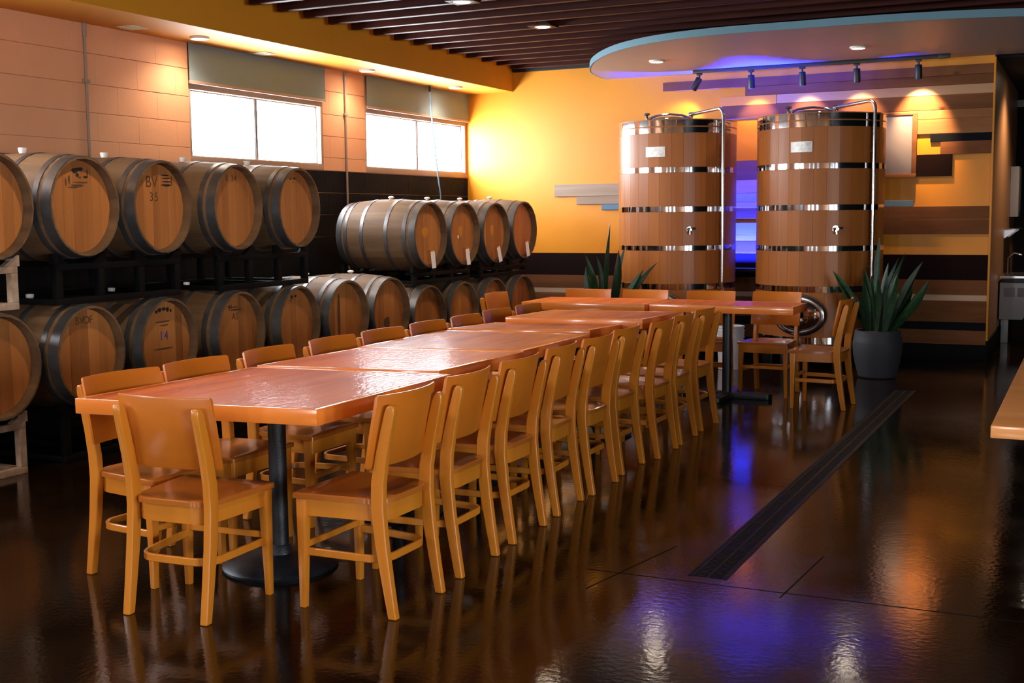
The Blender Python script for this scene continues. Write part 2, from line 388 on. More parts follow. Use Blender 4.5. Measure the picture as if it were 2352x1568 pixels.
# end of the plank wall and the passage beyond it
we = MB().box(-1.15, -0.95, YB+0.2, 17.2, 0, ZC).box(-1.15, -0.949, YB+0.001, YB+0.2, 0, ZC)
we = struct(we.obj('wall_passage', M['tan'], smooth=0), 'tan panelled side wall of the passage')
MB().box(-0.955, -0.935, YB-0.026, YB+0.05, 0.2, 3.05).obj('corner_trim', M['yellow'], we, bevel=0.004)
struct(MB().box(-0.95, -0.93, YB-0.02, 16.9, 0, 0.2).obj('baseboard_passage', M['dark'], bevel=0.003), 'black baseboard along the passage wall')
struct(MB().box(-1.2, XR+0.2, 17.0, 17.2, 0, ZC).obj('wall_passage_end', M['dark'], smooth=0), 'black wall at the end of the passage')
struct(MB().box(-0.95, 0.4, 16.92, 17.0, 2.86, 2.95).obj('trim_1', M['canopy'], bevel=0.004), 'grey header trim over the dark passage opening')
wf = struct(wall_open('y', YF, -0.2, XL-0.2, XR+0.2, 0, ZC, WIN_F).obj('wall_front', M['tan'], smooth=0), 'street front wall with windows')
wr = struct(wall_open('x', XR, 0.2, YF, 17.2, 0, ZC, WIN_R).obj('wall_right', M['dark'], smooth=0), 'dark painted side wall with windows')
struct(MB().box(XL-0.2, XR+0.2, YF-0.2, 17.2, ZC, ZC+0.1).obj('ceiling', M['ceil'], smooth=0), 'black painted ceiling above the slats')
# soffit over the windows
SZ, SX = 2.992, -6.30
sof = struct(MB().box(XL-0.01, SX, YF, YB, SZ, ZC).obj('ceiling_soffit', M['soffit'], bevel=0.004, smooth=0), 'orange boxed soffit along the window wall')

# windows
def window(i, y0, y1, z0, z1, mid, sash_on=True):
    w = link('window_%d' % i, None); struct(w, 'two pane strip window in the orange block wall')
    t = 0.045
    yb0, yb1 = y0, y1
    for (a, b, c, d) in ((y0, y1, z0-0.04, z0+0.02), (y0, y1, z1-0.05, z1+0.012), (y0, y0+0.03, z0+0.02, z1-0.05), (y1-0.03, y1, z0+0.02, z1-0.05)):
        MB().box(XL-0.10, XL-0.004, a, b, c, d).obj('window_frame', M['alu'], w, bevel=0.003)
    MB().box(XL-0.085, XL-0.05, mid-0.014, mid+0.014, z0+0.02, z1-0.05).obj('mullion', M['sash'], w, bevel=0.002)
    for a, b in ((y0+0.03, mid-0.014), (mid+0.014, y1-0.03)):
        for (p, q, r_, s_) in ((a, b, z0+0.02, z0+0.03), (a, b, z1-0.06, z1-0.05), (a, a+0.008, z0+0.03, z1-0.06), (b-0.008, b, z0+0.03, z1-0.06)):
            MB().box(XL-0.08, XL-0.055, p, q, r_, s_).obj('sash', M['sash'], w, smooth=0)
        g = MB().box(XL-0.070, XL-0.066, a+0.008, b-0.008, z0+0.03, z1-0.06).obj('pane', GLASS, w, smooth=0)
    return w
def glass_mat():
    mt, nt, b = nodes('clear_window_glass'); nt.nodes.remove(b)
    tr = nt.nodes.new('ShaderNodeBsdfTransparent'); gl = nt.nodes.new('ShaderNodeBsdfGlossy'); gl.inputs['Roughness'].default_value = 0.02
    mx = nt.nodes.new('ShaderNodeMixShader')
    mx.inputs[0].default_value = 0.06; nt.links.new(tr.outputs[0], mx.inputs[1]); nt.links.new(gl.outputs[0], mx.inputs[2])
    nt.links.new(mx.outputs[0], nt.nodes['Material Output'].inputs[0])
    return mt
GLASS = glass_mat()
window(1, 8.0, 9.95, 2.03, 2.66, 8.965)
window(2, 10.72, 12.97, 2.03, 2.66, 11.88)
def shade(y0, y1, label):
    t = thing('roller_shade', label, 'roller shade', (XL+0.03, (y0+y1)/2, 2.676), 0, 'roller shades over the strip windows')
    h = (y1-y0)/2
    MB().box(-0.004, 0.0, -h, h, 0.0, SZ-2.678).obj('fabric', M['shade'], t, smooth=0)
    MB().box(-0.014, 0.008, -h, h, -0.022, 0.004).obj('hem_bar', M['alu'], t, bevel=0.004)
shade(7.985, 9.965, 'grey roller shade pulled partly down over the window between two conduits')
shade(10.72, 12.985, 'grey roller shade over the window next to the yellow corner')
for y, z0, lab in ((6.845, 1.9, 'thin metal conduit on the plain orange wall'), (10.34, 0.9, 'thin metal conduit on the orange pier between the two windows')):
    c = thing('conduit', lab, 'conduit', (XL+0.013, y, z0), 0, 'conduits on the block wall')
    MB().tube([(0,0,0),(0,0,SZ-z0-0.10)], 0.011).obj('pipe', M['conduit'], c)
    MB().tube([(0,0,SZ-z0-0.10),(0,0,SZ-z0-0.002)], 0.017).obj('connector', M['conduit'], c)
    MB().box(-0.013,0.012,-0.03,0.03,2.55-z0,2.575-z0).obj('strap', M['conduit'], c, bevel=0.003)

# ceiling slats
SLZ = 3.235
slroot = link('ceiling_slats', None); struct(slroot, 'dark cherry slat ceiling')
sm = MB().box(-6.22, 3.6, -0.03, 0.03, 0, 0.085).mesh('ceiling_slat', M['slat'], bevel=0.003, seg=1)
y = 12.80
ys = []
while y > 1.0: ys.append(y); y -= 0.372
for y in ys: link('ceiling_slat', sm, slroot, (0, y, SLZ))
for x in (-5.2, -2.4, 0.6): MB().box(x-0.03, x+0.03, 0.9, 12.95, SLZ+0.086, SLZ+0.16).obj('carrier_bar', M['ceil'], slroot, smooth=0)
MB().box(-6.28, 3.6, 12.93, 12.99, SLZ-0.02, SLZ+0.12).obj('edge_slat', M['ceil'], slroot, bevel=0.003)

# curved canopy
cv = [(-5.10,13.0),(-5.10,12.72),(-5.02,12.3),(-4.87,11.92),(-4.66,11.5),(-4.31,11.0),(-3.98,10.68),(-3.6,10.46),(-3.18,10.34),(-2.78,10.32),(-2.39,10.34),(-1.76,10.34),(-1.05,10.44),(-0.57,10.60),(0.4,10.95),(1.6,11.5),(2.2,12.1),(2.3,13.0)]
def smooth_poly(p, it=2):
    for _ in range(it):
        q = [p[0]]
        for a, b in zip(p[:-1], p[1:]):
            q.append((a[0]*.75+b[0]*.25, a[1]*.75+b[1]*.25)); q.append((a[0]*.25+b[0]*.75, a[1]*.25+b[1]*.75))
        q.append(p[-1]); p = q
    return p
cvs = smooth_poly(cv)
can = thing('ceiling_canopy', 'curved grey ceiling canopy with a blue edge above the wooden tanks', 'ceiling canopy', (-2, 12, 3.07))
o2 = [(x+2, y-12) for x, y in cvs]
o2 = [(x, min(y, YB-12-0.003)) for x, y in o2]
MB().prism(o2, 0.0, 0.02).obj('underside', M['canopy'], can, smooth=0)
MB().prism([(x*0.998, y) for x, y in o2], 0.02, 0.062).obj('core', M['rim'], can, smooth=0)
MB().ribbon([(x, y, 0.032) for x, y in o2], 0.012, 0.064).obj('edge_band', M['rim'], can, smooth=50)
for (x, y) in ((-3.2, 11.4), (-1.2, 11.5), (0.8, 12)): MB().tube([(x+2, y-12, 0.06), (x+2, y-12, ZC-3.07-0.002)], 0.008, 6).obj('hanger_rod', M['black'], can)

# ------------------------------------------------------------------ lamps
lens_me = MB().lathe([(0.0, 0.004), (0.058, 0.0)], 20, caps=False).mesh('lens', M['lens'])
ring_me = MB().lathe([(0.058, 0.0), (0.062, -0.006), (0.078, -0.004), (0.08, 0.012), (0.058, 0.012)], 24, caps=False).mesh('trim_ring', M['trimring'])
def downlight(x, y, z, energy, label, group, ang=140, square=False, color=WARM, blend=0.7):
    t = thing('downlight', label, 'downlight', (x, y, z-0.013), 0, group)
    link('lens', lens_me, t); link('trim_ring', ring_me, t)
    if square:
        mb = MB(); a, b = 0.06, 0.11
        for q in ((-b,b,-b,-a),(-b,b,a,b),(-b,-a,-a,a),(a,b,-a,a)): mb.box(q[0],q[1],q[2],q[3],-0.004,0.014)
        mb.obj('trim_plate', M['slat'], t, bevel=0.002)
        MB().lathe([(0.075,0.012),(0.075,0.12)],20).obj('housing', M['black'], t)
    spot('bulb', (0, 0, -0.02), energy, color, ang, blend, size=0.06, parent=t)
    return t
downlight(-6.64, 7.82, SZ, 40, 'downlight in the orange soffit over the first window', 'soffit downlights', color=(1.0, 0.84, 0.66))
downlight(-6.64, 10.33, SZ, 34, 'downlight in the orange soffit over the pier between the windows', 'soffit downlights', color=(1.0, 0.84, 0.66))
downlight(-6.62, 12.15, SZ, 34, 'downlight in the orange soffit near the yellow corner', 'soffit downlights', color=(1.0, 0.84, 0.66))
downlight(-4.05, 11.70, 3.07, 60, 'downlight in the canopy above the tank with plain floor before it', 'canopy downlights')
downlight(-2.06, 11.71, 3.07, 60, 'downlight in the canopy above the tank beside the big potted plant', 'canopy downlights')
downlight(-4.57, 10.06, SLZ, 60, 'lit downlight between dark ceiling slats, nearer the canopy', 'slat ceiling downlights', square=True)
downlight(-4.61, 8.60, SLZ, 60, 'lit downlight between dark ceiling slats cut by the picture top', 'slat ceiling downlights', square=True)
for (x, y, w) in ((-4.6, 5.6, 'barrel side of the near table'), (-4.6, 2.6, 'floor before the near chairs'), (-1.2, 2.6, 'open aisle floor')):
    downlight(x, y, SLZ, 105, 'slat ceiling downlight out of the picture above the '+w, 'slat ceiling downlights', square=True)
struct(MB().box(-0.949, XR, YB+0.21, 17.0, 3.06, 3.12).obj('ceiling_passage', M['ceil'], smooth=0), 'dark lowered ceiling over the passage')
downlight(-0.42, 14.6, 3.06, 160, 'downlight over the passage', 'passage downlights')
# vents and the cord
for (x, y, lab) in ((-6.74, 7.17, 'small flat square vent in the soffit above the plain orange wall'), (-6.78, 8.84, 'small flat square vent in the soffit above the grey shade')):
    v = thing('ceiling_vent', lab, 'vent', (x, y, SZ-0.012), 0, 'soffit vents')
    MB().box(-0.085,0.085,-0.085,0.085,0.004,0.0118).obj('plate', M['vent'], v, bevel=0.003)
    for k in range(4): MB().box(-0.07,0.07,-0.06+k*0.034,-0.045+k*0.034,-0.002,0.005).obj('louvre', M['vent'], v, bevel=0.001)
co = thing('hanging_cord', 'pale blue cord hanging from a soffit hook in front of the corner window', 'cord', (-6.80, 11.87, SZ))
MB().box(-0.03,0.03,-0.03,0.03,-0.012,-0.0005).obj('hook_plate', M['steel'], co, bevel=0.002)
MB().tube([(0,0,-0.012),(0,0,-0.07)],0.014).obj('plug', M['black'], co)
MB().tube([(0,0,-0.07),(0,0.03,-0.3),(0,0.09,-0.65),(-0.02,0.18,-0.95),(-0.04,0.28,-1.22),(-0.06,0.31,-1.5)],0.009).obj('cord', M['cord'], co)

# track lights
TY = 12.67
tr = thing('light_track', 'black light track under the canopy before the plank wall', 'light track', (-2.7, TY, 3.033))
MB().box(-1.27, 1.25, -0.018, 0.018, 0, 0.0365).obj('rail', M['black'], tr, bevel=0.003)
MB().box(1.25, 1.36, -0.03, 0.03, -0.004, 0.0365).obj('feed_box', M['black'], tr, bevel=0.004)
hb = MB().lathe([(0.0,0.006),(0.03,0.004),(0.036,-0.006),(0.036,-0.135),(0.033,-0.138),(0.029,-0.134)],20,caps=False).mesh('spot_body', M['black'])
hl = MB().lathe([(0,-0.126),(0.0295,-0.126)],16,caps=False).mesh('spot_lens', M['lens'])
for x, tilt, lean, e, lab in ((-3.90, 26, 32, 34, 'black track spotlight tilted aside, over the plain yellow wall'), (-3.333, 12, 0, 28, 'black track spotlight over the inner side of the valved tank pair gap'), (-2.793, 12, 0, 42, 'black track spotlight above the lid of the tank nearer the plant'),
                  (-2.239, 12, 0, 48, 'black track spotlight above the bent pipe beside the grey board'), (-1.637, 12, 0, 170, 'black track spotlight next to the track feed box')):
    t = thing('track_spotlight', lab, 'spotlight', (x, TY, 3.033), 0, 'spotlights on the black track')
    MB().box(-0.03,0.03,-0.016,0.016,-0.022,-0.0005).obj('adapter', M['black'], t, bevel=0.003)
    MB().tube([(0,0,-0.02),(0,0,-0.055)],0.011).obj('stem', M['black'], t)
    b_ = link('spot_body', hb, t, (0, 0, -0.055), (R(tilt if not lean else 6), R(lean), 0))
    link('spot_lens', hl, b_)
    s_ = spot('bulb', (0, 0, -0.145), e, (1.0, 0.60, 0.30), 74, 0.7, rot=(R(28), 0, 0), size=0.02, parent=b_)
# blue LED washer behind the two tanks
lw = thing('led_wash_bar', 'slim blue LED wash bar fixed to the planks behind the two tanks', 'lamp', (-3.3, 12.937, 0.86))
MB().box(-0.8,0.8,-0.035,0.035,0.02,0.06).obj('housing', M['black'], lw, bevel=0.005)
MB().box(-0.78,0.78,-0.02,0.02,0.06,0.063).obj('lens', M['blue_lens'], lw, smooth=0)
for sx in (-0.6, 0.0, 0.6): MB().box(sx-0.02,sx+0.02,-0.035,0.0385,0,0.02).obj('bracket', M['black'], lw, bevel=0.003)
la = bpy.data.lights.new('led_strip', 'AREA'); la.shape = 'RECTANGLE'; la.size = 1.5; la.size_y = 0.03
la.energy = 620; la.color = (0.008, 0.02, 1.0); la.spread = R(60)
lo = bpy.data.objects.new('led_strip', la); COL.objects.link(lo); lo.parent = lw; lo.location = (0, 0, 0.07); lo.rotation_euler = (R(180), 0, 0)

# ------------------------------------------------------------------ trench drain
dr = thing('trench_drain', 'long black slotted trench drain set in the brown floor', 'floor drain', (DX0, DY0, 0))
w_, L_ = DX1-DX0, DY1-DY0
MB().box(0.0, w_, 0, L_, -0.12, -0.11).box(0,0.006,0,L_,-0.11,-0.03).box(w_-0.006,w_,0,L_,-0.11,-0.03).obj('channel', M['dark'], dr, smooth=0)
for (a, b) in ((0.0005, 0.014), (w_-0.014, w_-0.0005)): MB().box(a, b, 0.0005, L_-0.0005, -0.03, 0.002).obj('frame_edge', M['grate'], dr, bevel=0.001, seg=1)
ng = 12; gl_ = (L_-0.004)/ng
gm = MB(); gw0, gw1 = 0.015, w_-0.015
gm.box(gw0, gw0+0.012, 0, gl_-0.004, -0.02, 0.0); gm.box(gw1-0.012, gw1, 0, gl_-0.004, -0.02, 0.0)
nb = 24
for k in range(nb+1):
    yy = (gl_-0.004-0.009)*k/nb
    gm.box(gw0+0.012, gw1-0.012, yy, yy+0.009, -0.016, -0.001)
gm.box((gw0+gw1)/2-0.006, (gw0+gw1)/2+0.006, 0, gl_-0.004, -0.018, -0.0005)
gme = gm.mesh('grate', M['grate'], smooth=0)
for k in range(ng): link('grate', gme, dr, (0, 0.002+k*gl_, 0))

# ------------------------------------------------------------------ chairs
def rear_leg(sx):
    # profile centre (y, z, depth)
    pts = [(0.0,0.0,0.036),(0.020,0.12,0.042),(0.044,0.28,0.050),(0.058,0.42,0.055),(0.054,0.52,0.055),(0.036,0.62,0.051),(0.012,0.72,0.047),(-0.004,0.785,0.043),(-0.008,0.806,0.034),(-0.010,0.816,0.020)]
    vs = []; w = 0.0165
    for (yy, z, d) in pts:
        for a, b in ((-w,-1),(w,-1),(w,1),(-w,1)): vs.append((sx*0.178+a, yy+b*d/2, z))
    n = len(pts)
    fs = [(i*4+k, i*4+(k+1) % 4, i*4+4+(k+1) % 4, i*4+4+k) for i in range(n-1) for k in range(4)]+[(3,2,1,0), tuple((n-1)*4+k for k in range(4))]
    return MB().add(vs, fs)
def front_leg(sx):
    mb = MB()
    x, yy = sx*0.190, 0.392
    a, b = 0.016, 0.021
    vs = [(x+sx*0.006-a*0.8,yy+0.004-a*0.8,0),(x+sx*0.006+a*0.8,yy+0.004-a*0.8,0),(x+sx*0.006+a*0.8,yy+0.004+a*0.8,0),(x+sx*0.006-a*0.8,yy+0.004+a*0.8,0)]
    vs += [(x-b,yy-b,0.432),(x+b,yy-b,0.432),(x+b,yy+b,0.432),(x-b,yy+b,0.432)]
    return mb.add(vs, [(3,2,1,0),(4,5,6,7),(0,1,5,4),(1,2,6,5),(2,3,7,6),(3,0,4,7)])
def arc(cx, cy, r, a0, a1, n): return [(cx+r*math.cos(a0+(a1-a0)*i/n), cy+r*math.sin(a0+(a1-a0)*i/n)) for i in range(n+1)]
def seat_outline(g=0.0):
    # front at y=.43; rounded back corners
    p = []
    p += arc(0.090, 0.125, 0.098-g, -PI/2, -0.06, 7)
    p += [(0.198-g, 0.22), (0.216-g, 0.40)]
    p += arc(0.205-g, 0.419-g, 0.011, 0, PI/2, 3)
    q = [(-x, y) for x, y in reversed(p)]
    return p+q
so = seat_outline()
n_ = len(so)
mbS = MB()
cx, cy = 0, 0.235
rings = [(1.0, 0.434), (1.0, 0.452), (0.975, 0.456), (0.7, 0.4515), (0.35, 0.447)]
vs = []
for s, z in rings: vs += [(cx+(x-cx)*s, cy+(y-cy)*s, z) for x, y in so]
vs += [(cx, cy, 0.446), (cx, cy, 0.434)]
fs = [(j*n_+i, j*n_+(i+1) % n_, (j+1)*n_+(i+1) % n_, (j+1)*n_+i) for j in range(len(rings)-1) for i in range(n_)]
e = (len(rings)-1)*n_
fs += [(e+i, e+(i+1) % n_, len(vs)-2) for i in range(n_)] + [((i+1) % n_, i, len(vs)-1) for i in range(n_)]
seat_me = mbS.add(vs, fs).mesh('seat', M['chair_seat'], smooth=40)
apr = [(x, y) for x, y in seat_outline(0.012)]
apr = [(x*0.985, y) for x, y in apr]
mbA = MB(); vo = []
ins = [((x-cx)*0.9+cx, (y-cy)*0.92+cy) for x, y in apr]
for z in (0.366, 0.4338):
    vo += [(x, y, z) for x, y in apr]; vo += [(x, y, z) for x, y in ins]
N = len(apr)
fa = []
for i in range(N):
    j = (i+1) % N
    fa += [(i, j, 2*N+j, 2*N+i), (N+j, N+i, 3*N+i, 3*N+j), (j, i, N+i, N+j), (2*N+i, 2*N+j, 3*N+j, 3*N+i)]
apron_me = mbA.add(vo, fa).mesh('apron', M['chair'], smooth=40)
# bent plywood back
mbB = MB(); hw = 0.212; nb_ = 14; vs = []
def lean(z): return 0.036-(z-0.62)*0.21 if z > 0.62 else 0.036+(0.62-z)*0.12
zs = [0.572, 0.578, 0.70, 0.845, 0.852]
ws = [hw-0.004, hw, hw, hw, hw-0.004]
for side in (0, 1):
    for z, hwz in zip(zs, ws):
        for i in range(nb_+1):
            x = -hwz+2*hwz*i/nb_
            yb = lean(z)+0.027+0.042*((x/hw)**2-0.68)
            tk = 0.013 if z not in (zs[0], zs[-1]) else 0.009
            vs.append((x, yb+(tk if side else (0.013-tk)), z))
K = nb_+1; T = len(zs)*K; fs = []
for j in range(len(zs)-1):
    for i in range(nb_):
        a = j*K+i
        fs += [(a, a+1, a+K+1, a+K), (T+a+1, T+a, T+a+K, T+a+K+1)]
for i in range(nb_):
    fs += [(i+1, i, T+i, T+i+1), ((len(zs)-1)*K+i, (len(zs)-1)*K+i+1, T+(len(zs)-1)*K+i+1, T+(len(zs)-1)*K+i)]
for j in range(len(zs)-1):
    fs += [(j*K, (j+1)*K, T+(j+1)*K, T+j*K), ((j+1)*K+nb_, j*K+nb_, T+j*K+nb_, T+(j+1)*K+nb_)]
back_me = mbB.add(vs, fs).mesh('backrest', M['chair_ply'], smooth=40)
rl = [rear_leg(s).mesh('leg', M['chair'], bevel=0.008, seg=3) for s in (-1, 1)]
fl_ = [front_leg(s).mesh('leg', M['chair'], bevel=0.004, seg=2) for s in (-1, 1)]
half = [(0.186, 0.385, 0.222), (0.176, 0.22, 0.22)]+[(x, y, 0.218) for x, y in arc(0.088, 0.128, 0.080, 0.0, -PI/2, 6)]
ring = half+[(-x, y, z) for x, y, z in reversed(half)]
ring_me2 = MB().ribbon(ring, 0.015, 0.030).mesh('stretcher', M['chair'], bevel=0.003, seg=1)
bar_me = MB().box(-0.178, 0.178, 0.386, 0.400, 0.232, 0.258).mesh('front_bar', M['chair'], bevel=0.003, seg=1)
screw_me = MB().lathe([(0, 0.002), (0.006, 0.0015), (0.006, 0)], 8, caps=False, axis='y').mesh('screw', M['inkbrown'])
def chair(x, y, deg, label, group):
    t = thing('dining_chair', label, 'chair', (x, y, 0), R(deg), group)
    for me in rl: link('leg', me, t)
    for me in fl_: link('leg', me, t)
    link('seat', seat_me, t); link('apron', apron_me, t); link('backrest', back_me, t)
    link('stretcher', ring_me2, t); link('front_bar', bar_me, t)
    return t
GC = 'maple chairs around the long table'
chair(-3.101, 3.350, 4, 'maple chair at the near end of the long table, back scuffed', GC)
ordn = ['first', 'second', 'third', 'fourth', 'fifth', 'sixth', 'seventh', 'eighth', 'ninth']
rowR = [(-2.315,3.884,0),(-2.342,4.445,2),(-2.364,5.002,1),(-2.392,5.557,3),(-2.393,6.050,0),(-2.426,6.588,0),(-2.386,7.118,0),(-2.401,7.600,1),(-2.418,8.139,-1)]
for i, (x, y, d) in enumerate(rowR):
    chair(x, y, 90+d, ordn[i]+' maple chair along the aisle side of the long table, counted from the camera', GC)
rowL = [(3.849,-4),(4.327,-2),(4.870,2),(5.439,-1),(5.960,-3),(6.487,-1),(6.992,1),(7.529,-1),(8.051,-1)]
for i, (y, d) in enumerate(rowL):
    chair(-3.795 if i < 7 else -3.83, y, -90+d, ordn[i]+' maple chair along the barrel side of the long table, counted from the camera', GC)
chair(-4.70, 9.246, -90, 'maple chair at the barrel end of the far cross table', GC)
for (x, y, d), lab in zip(((-4.086,9.98,186),(-3.557,10.03,180),(-2.968,10.05,186),(-2.398,10.10,176)),
        ('maple chair behind the far table, back against the snake plant by the barrels', 'maple chair behind the far table, before the pipeless side of the first tank', 'maple chair behind the far table, before the pipe of the first tank', 'maple chair behind the far table, before the round steel manway')):
    chair(x, y, d, lab, GC)
chair(-1.672, 9.41, 88, 'maple chair at the end of the far table beside the grey planter', GC)

# ------------------------------------------------------------------ tables
def inset(q, d):
    n = len(q); out = []
    for i in range(n):
        p0, p1, p2 = Vector(q[i-1]), Vector(q[i]), Vector(q[(i+1) % n])
        e1 = (p1-p0).normalized(); e2 = (p2-p1).normalized()
        n1 = Vector((-e1.y, e1.x)); n2 = Vector((-e2.y, e2.x))
        b = (n1+n2).normalized(); out.append(tuple(p1+b*(d/max(0.3, b.dot(n1)))))
    return out
def table(q, z, label, base=None, rnd_base=True, th=0.063, two=False):
    cx = sum(p[0] for p in q)/4; cy = sum(p[1] for p in q)/4
    if base is None: base = (cx, cy)
    t = thing('dining_table', label, 'table', (base[0], base[1], 0), 0, 'wooden tables pushed together')
    ql = [(p[0]-base[0], p[1]-base[1]) for p in q]
    qi = inset(ql, 0.026)
    MB().prism(inset(ql, 0.0268), z-0.036, z-0.0006).obj('top_panel', M['ttop'], t, smooth=0)
    for i in range(4):
        j = (i+1) % 4
        quad = [ql[i], ql[j], qi[j], qi[i]]
        ctr = (sum(p[0] for p in quad)/4, sum(p[1] for p in quad)/4)
        ang = math.atan2(quad[1][1]-quad[0][1], quad[1][0]-quad[0][0])
        ca, sa = math.cos(-ang), math.sin(-ang)
        lq = [((p[0]-ctr[0])*ca-(p[1]-ctr[1])*sa, (p[0]-ctr[0])*sa+(p[1]-ctr[1])*ca) for p in quad]
        MB().prism(lq, -th/2, th/2).obj('edge_board', M['tedge'], t, (ctr[0], ctr[1], z-th/2), (0, 0, ang), bevel=0.0025)
    MB().prism(inset(ql, 0.10), z-0.056, z-0.037).obj('under_frame', M['tedge'], t, smooth=0)
    MB().lathe([(0.0385, 0.05), (0.0385, z-0.06)], 20).obj('column', M['castiron'], t)
    MB().box(-0.2, 0.2, -0.2, 0.2, z-0.064, z-0.0562).obj('spider_plate', M['castiron'], t, bevel=0.002)
    if rnd_base:
        MB().lathe([(0.245, 0.0), (0.25, 0.012), (0.235, 0.026), (0.12, 0.045), (0.055, 0.06), (0.045, 0.09), (0.0385, 0.10)], 36).obj('base', M['castiron'], t)
    else:
        for a in (0, 90):
            MB().prism([(-0.36, -0.04), (-0.34, -0.05), (0.34, -0.05), (0.36, -0.04), (0.38, 0), (0.36, 0.04), (0.34, 0.05), (-0.34, 0.05), (-0.36, 0.04), (-0.38, 0)], 0, 0.05-0.004*(a > 0)).obj('base_arm', M['castiron'], t, rot=(0, 0, R(a)), bevel=0.008)
    return t
table([(-3.710,3.530),(-2.614,3.666),(-2.638,4.763),(-3.686,4.650)], 0.785, 'broad glossy table at the near end, nearest the camera', (-3.137, 4.103))
table([(-3.679,4.672),(-2.731,4.812),(-2.705,5.672),(-3.655,5.550)], 0.790, 'second glossy table in the long row, after the broad near one')
table([(-3.664,5.575),(-2.716,5.700),(-2.723,6.640),(-3.700,6.580)], 0.793, 'third glossy table in the long row, with pale streaked grain')
table([(-3.690,6.615),(-2.800,6.840),(-2.750,7.265),(-3.610,7.115)], 0.800, 'fourth table in the long row, skewed and partly overlapped by its raised neighbour')
table([(-3.540,7.150),(-2.617,7.295),(-2.553,7.960),(-3.510,7.850)], 0.835, 'slightly raised fifth table at the far end of the long row')
table([(-4.366,9.130),(-3.285,9.200),(-3.295,9.890),(-4.402,9.800)], 0.785, 'far cross table half nearer the barrels', rnd_base=False)
table([(-3.263,9.260),(-2.081,9.253),(-2.084,9.785),(-3.273,9.870)], 0.785, 'far cross table half nearer the planter, black cross base showing', (-2.69, 9.56), rnd_base=False)
# table at the picture edge
bt = thing('bar_table', 'pale wooden table corner jutting in beside the drain aisle', 'table', (0.45, 5.6, 0))
q = [(-0.74, -1.32), (0.75, -1.32), (0.75, 1.6), (-0.74, 1.6)]
MB().prism(q, 0.742, 0.785).obj('table_top', M['bartop'], bt, bevel=0.004)
for y in (-0.75, 1.0):
    MB().tube([(0.15, y, 0.04), (0.15, y, 0.735)], 0.04, 16).obj('column', M['castiron'], bt)
    MB().lathe([(0.26,0),(0.26,0.012),(0.12,0.035),(0.04,0.06)], 28, c=(0.15, y, 0)).obj('base', M['castiron'], bt)
    MB().box(0.0, 0.3, y-0.15, y+0.15, 0.733, 0.7418).obj('spider_plate', M['castiron'], bt)

# ------------------------------------------------------------------ barrels
RB, RH = 0.342, 0.308
def rad(t): return RB-(RB-RH)*abs(t)**2.1
def barrel_meshes(L):
    d = {}
    ns = 28
    prof = []
    for k in range(15):
        t = -1+2*k/14; prof.append((rad(t), t*L/2))
    prof += [(RH-0.013, L/2), (RH-0.021, L/2-0.08)]
    prof = [(RH-0.021, -L/2+0.036), (RH-0.013, -L/2)]+prof
    mb = MB(); n = ns*3; vs = []
    for r, h in prof:
        for i in range(n):
            a = 2*PI*i/n; g = 0.0022 if i % 3 == 0 else 0
            vs.append((h, (r-g)*math.cos(a), (r-g)*math.sin(a)))
    fs = [(j*n+i, j*n+(i+1) % n, (j+1)*n+(i+1) % n, (j+1)*n+i) for j in range(len(prof)-1) for i in range(n)]
    fs.append(tuple(range(n-1, -1, -1)))
    d['body'] = mb.add(vs, fs).mesh('body', M['stave'], smooth=60)
    def hoop(x0, x1):
        pr = []
        for x in (x0, (x0+x1)/2, x1):
            pr.append((rad(2*x/L)+0.0035, x))
        pr = [(rad(2*x0/L)-0.002, x0)]+pr+[(rad(2*x1/L)-0.002, x1)]
        return MB().lathe(pr, 56, 'x', caps=False).mesh('hoop', M['hoop'], smooth=40)
    hs = []
    for s in (-1, 1):
        for c, w in ((0.5*L-0.036, 0.064), (0.5*L-0.115, 0.036), (0.152*L, 0.036)): hs.append(hoop(s*c-w/2, s*c+w/2))
    d['hoops'] = hs
    bs = []; r = RH-0.0205; widths = [0.075, 0.085, 0.095, 0.08, 0.1, 0.085, 0.08]; tot = sum(widths); y = -r
    for w in widths:
        w = w*2*r/tot; a, b = y+0.0007, y+w-0.0007; y += w
        top = []; seg = 6
        for i in range(seg+1):
            yy = a+(b-a)*i/seg; top.append((yy, math.sqrt(max(1e-5, r*r-min(yy*yy, r*r-1e-5)))))
        pts = top+[(yy, -zz) for yy, zz in reversed(top)]
        nn = len(pts); yc = (a+b)/2
        vs = [(0, yy-yc, zz) for yy, zz in pts]+[(0.014, yy-yc, zz) for yy, zz in pts]
        fs = [tuple(range(nn-1, -1, -1)), tuple(range(nn, 2*nn))]+[(i, (i+1) % nn, nn+(i+1) % nn, nn+i) for i in range(nn)]
        bs.append((yc, MB().add(vs, fs).mesh('head_board', M['head'], bevel=0.0012, seg=1)))
    d['boards'] = bs; d['L'] = L
    return d
BU = barrel_meshes(0.97); BV = barrel_meshes(0.88)
bung_w = MB().lathe([(0.017,-0.012),(0.019,0.0),(0.024,0.014),(0.026,0.032),(0.023,0.034),(0.02,0.028),(0,0.027)],16).mesh('bung', M['bung'])
bung_f = MB().lathe([(0.016,-0.012),(0.017,0.008),(0.03,0.014),(0.03,0.02),(0.018,0.03),(0,0.032)],16).mesh('bung', M['bung'])
def text_mesh(s, size, mat):
    cu = bpy.data.curves.new('stencil', 'FONT'); cu.body = s; cu.size = size; cu.align_x = 'CENTER'; cu.align_y = 'CENTER'; cu.extrude = 0.0006
    o = bpy.data.objects.new('stencil', cu); COL.objects.link(o)
    dg = bpy.context.evaluated_depsgraph_get(); dg.update()
    me = bpy.data.meshes.new_from_object(o.evaluated_get(dg)); bpy.data.objects.remove(o)
    me.materials.clear(); me.materials.append(mat); me.name = 'stencil_letter'
    return me
XH = -5.65
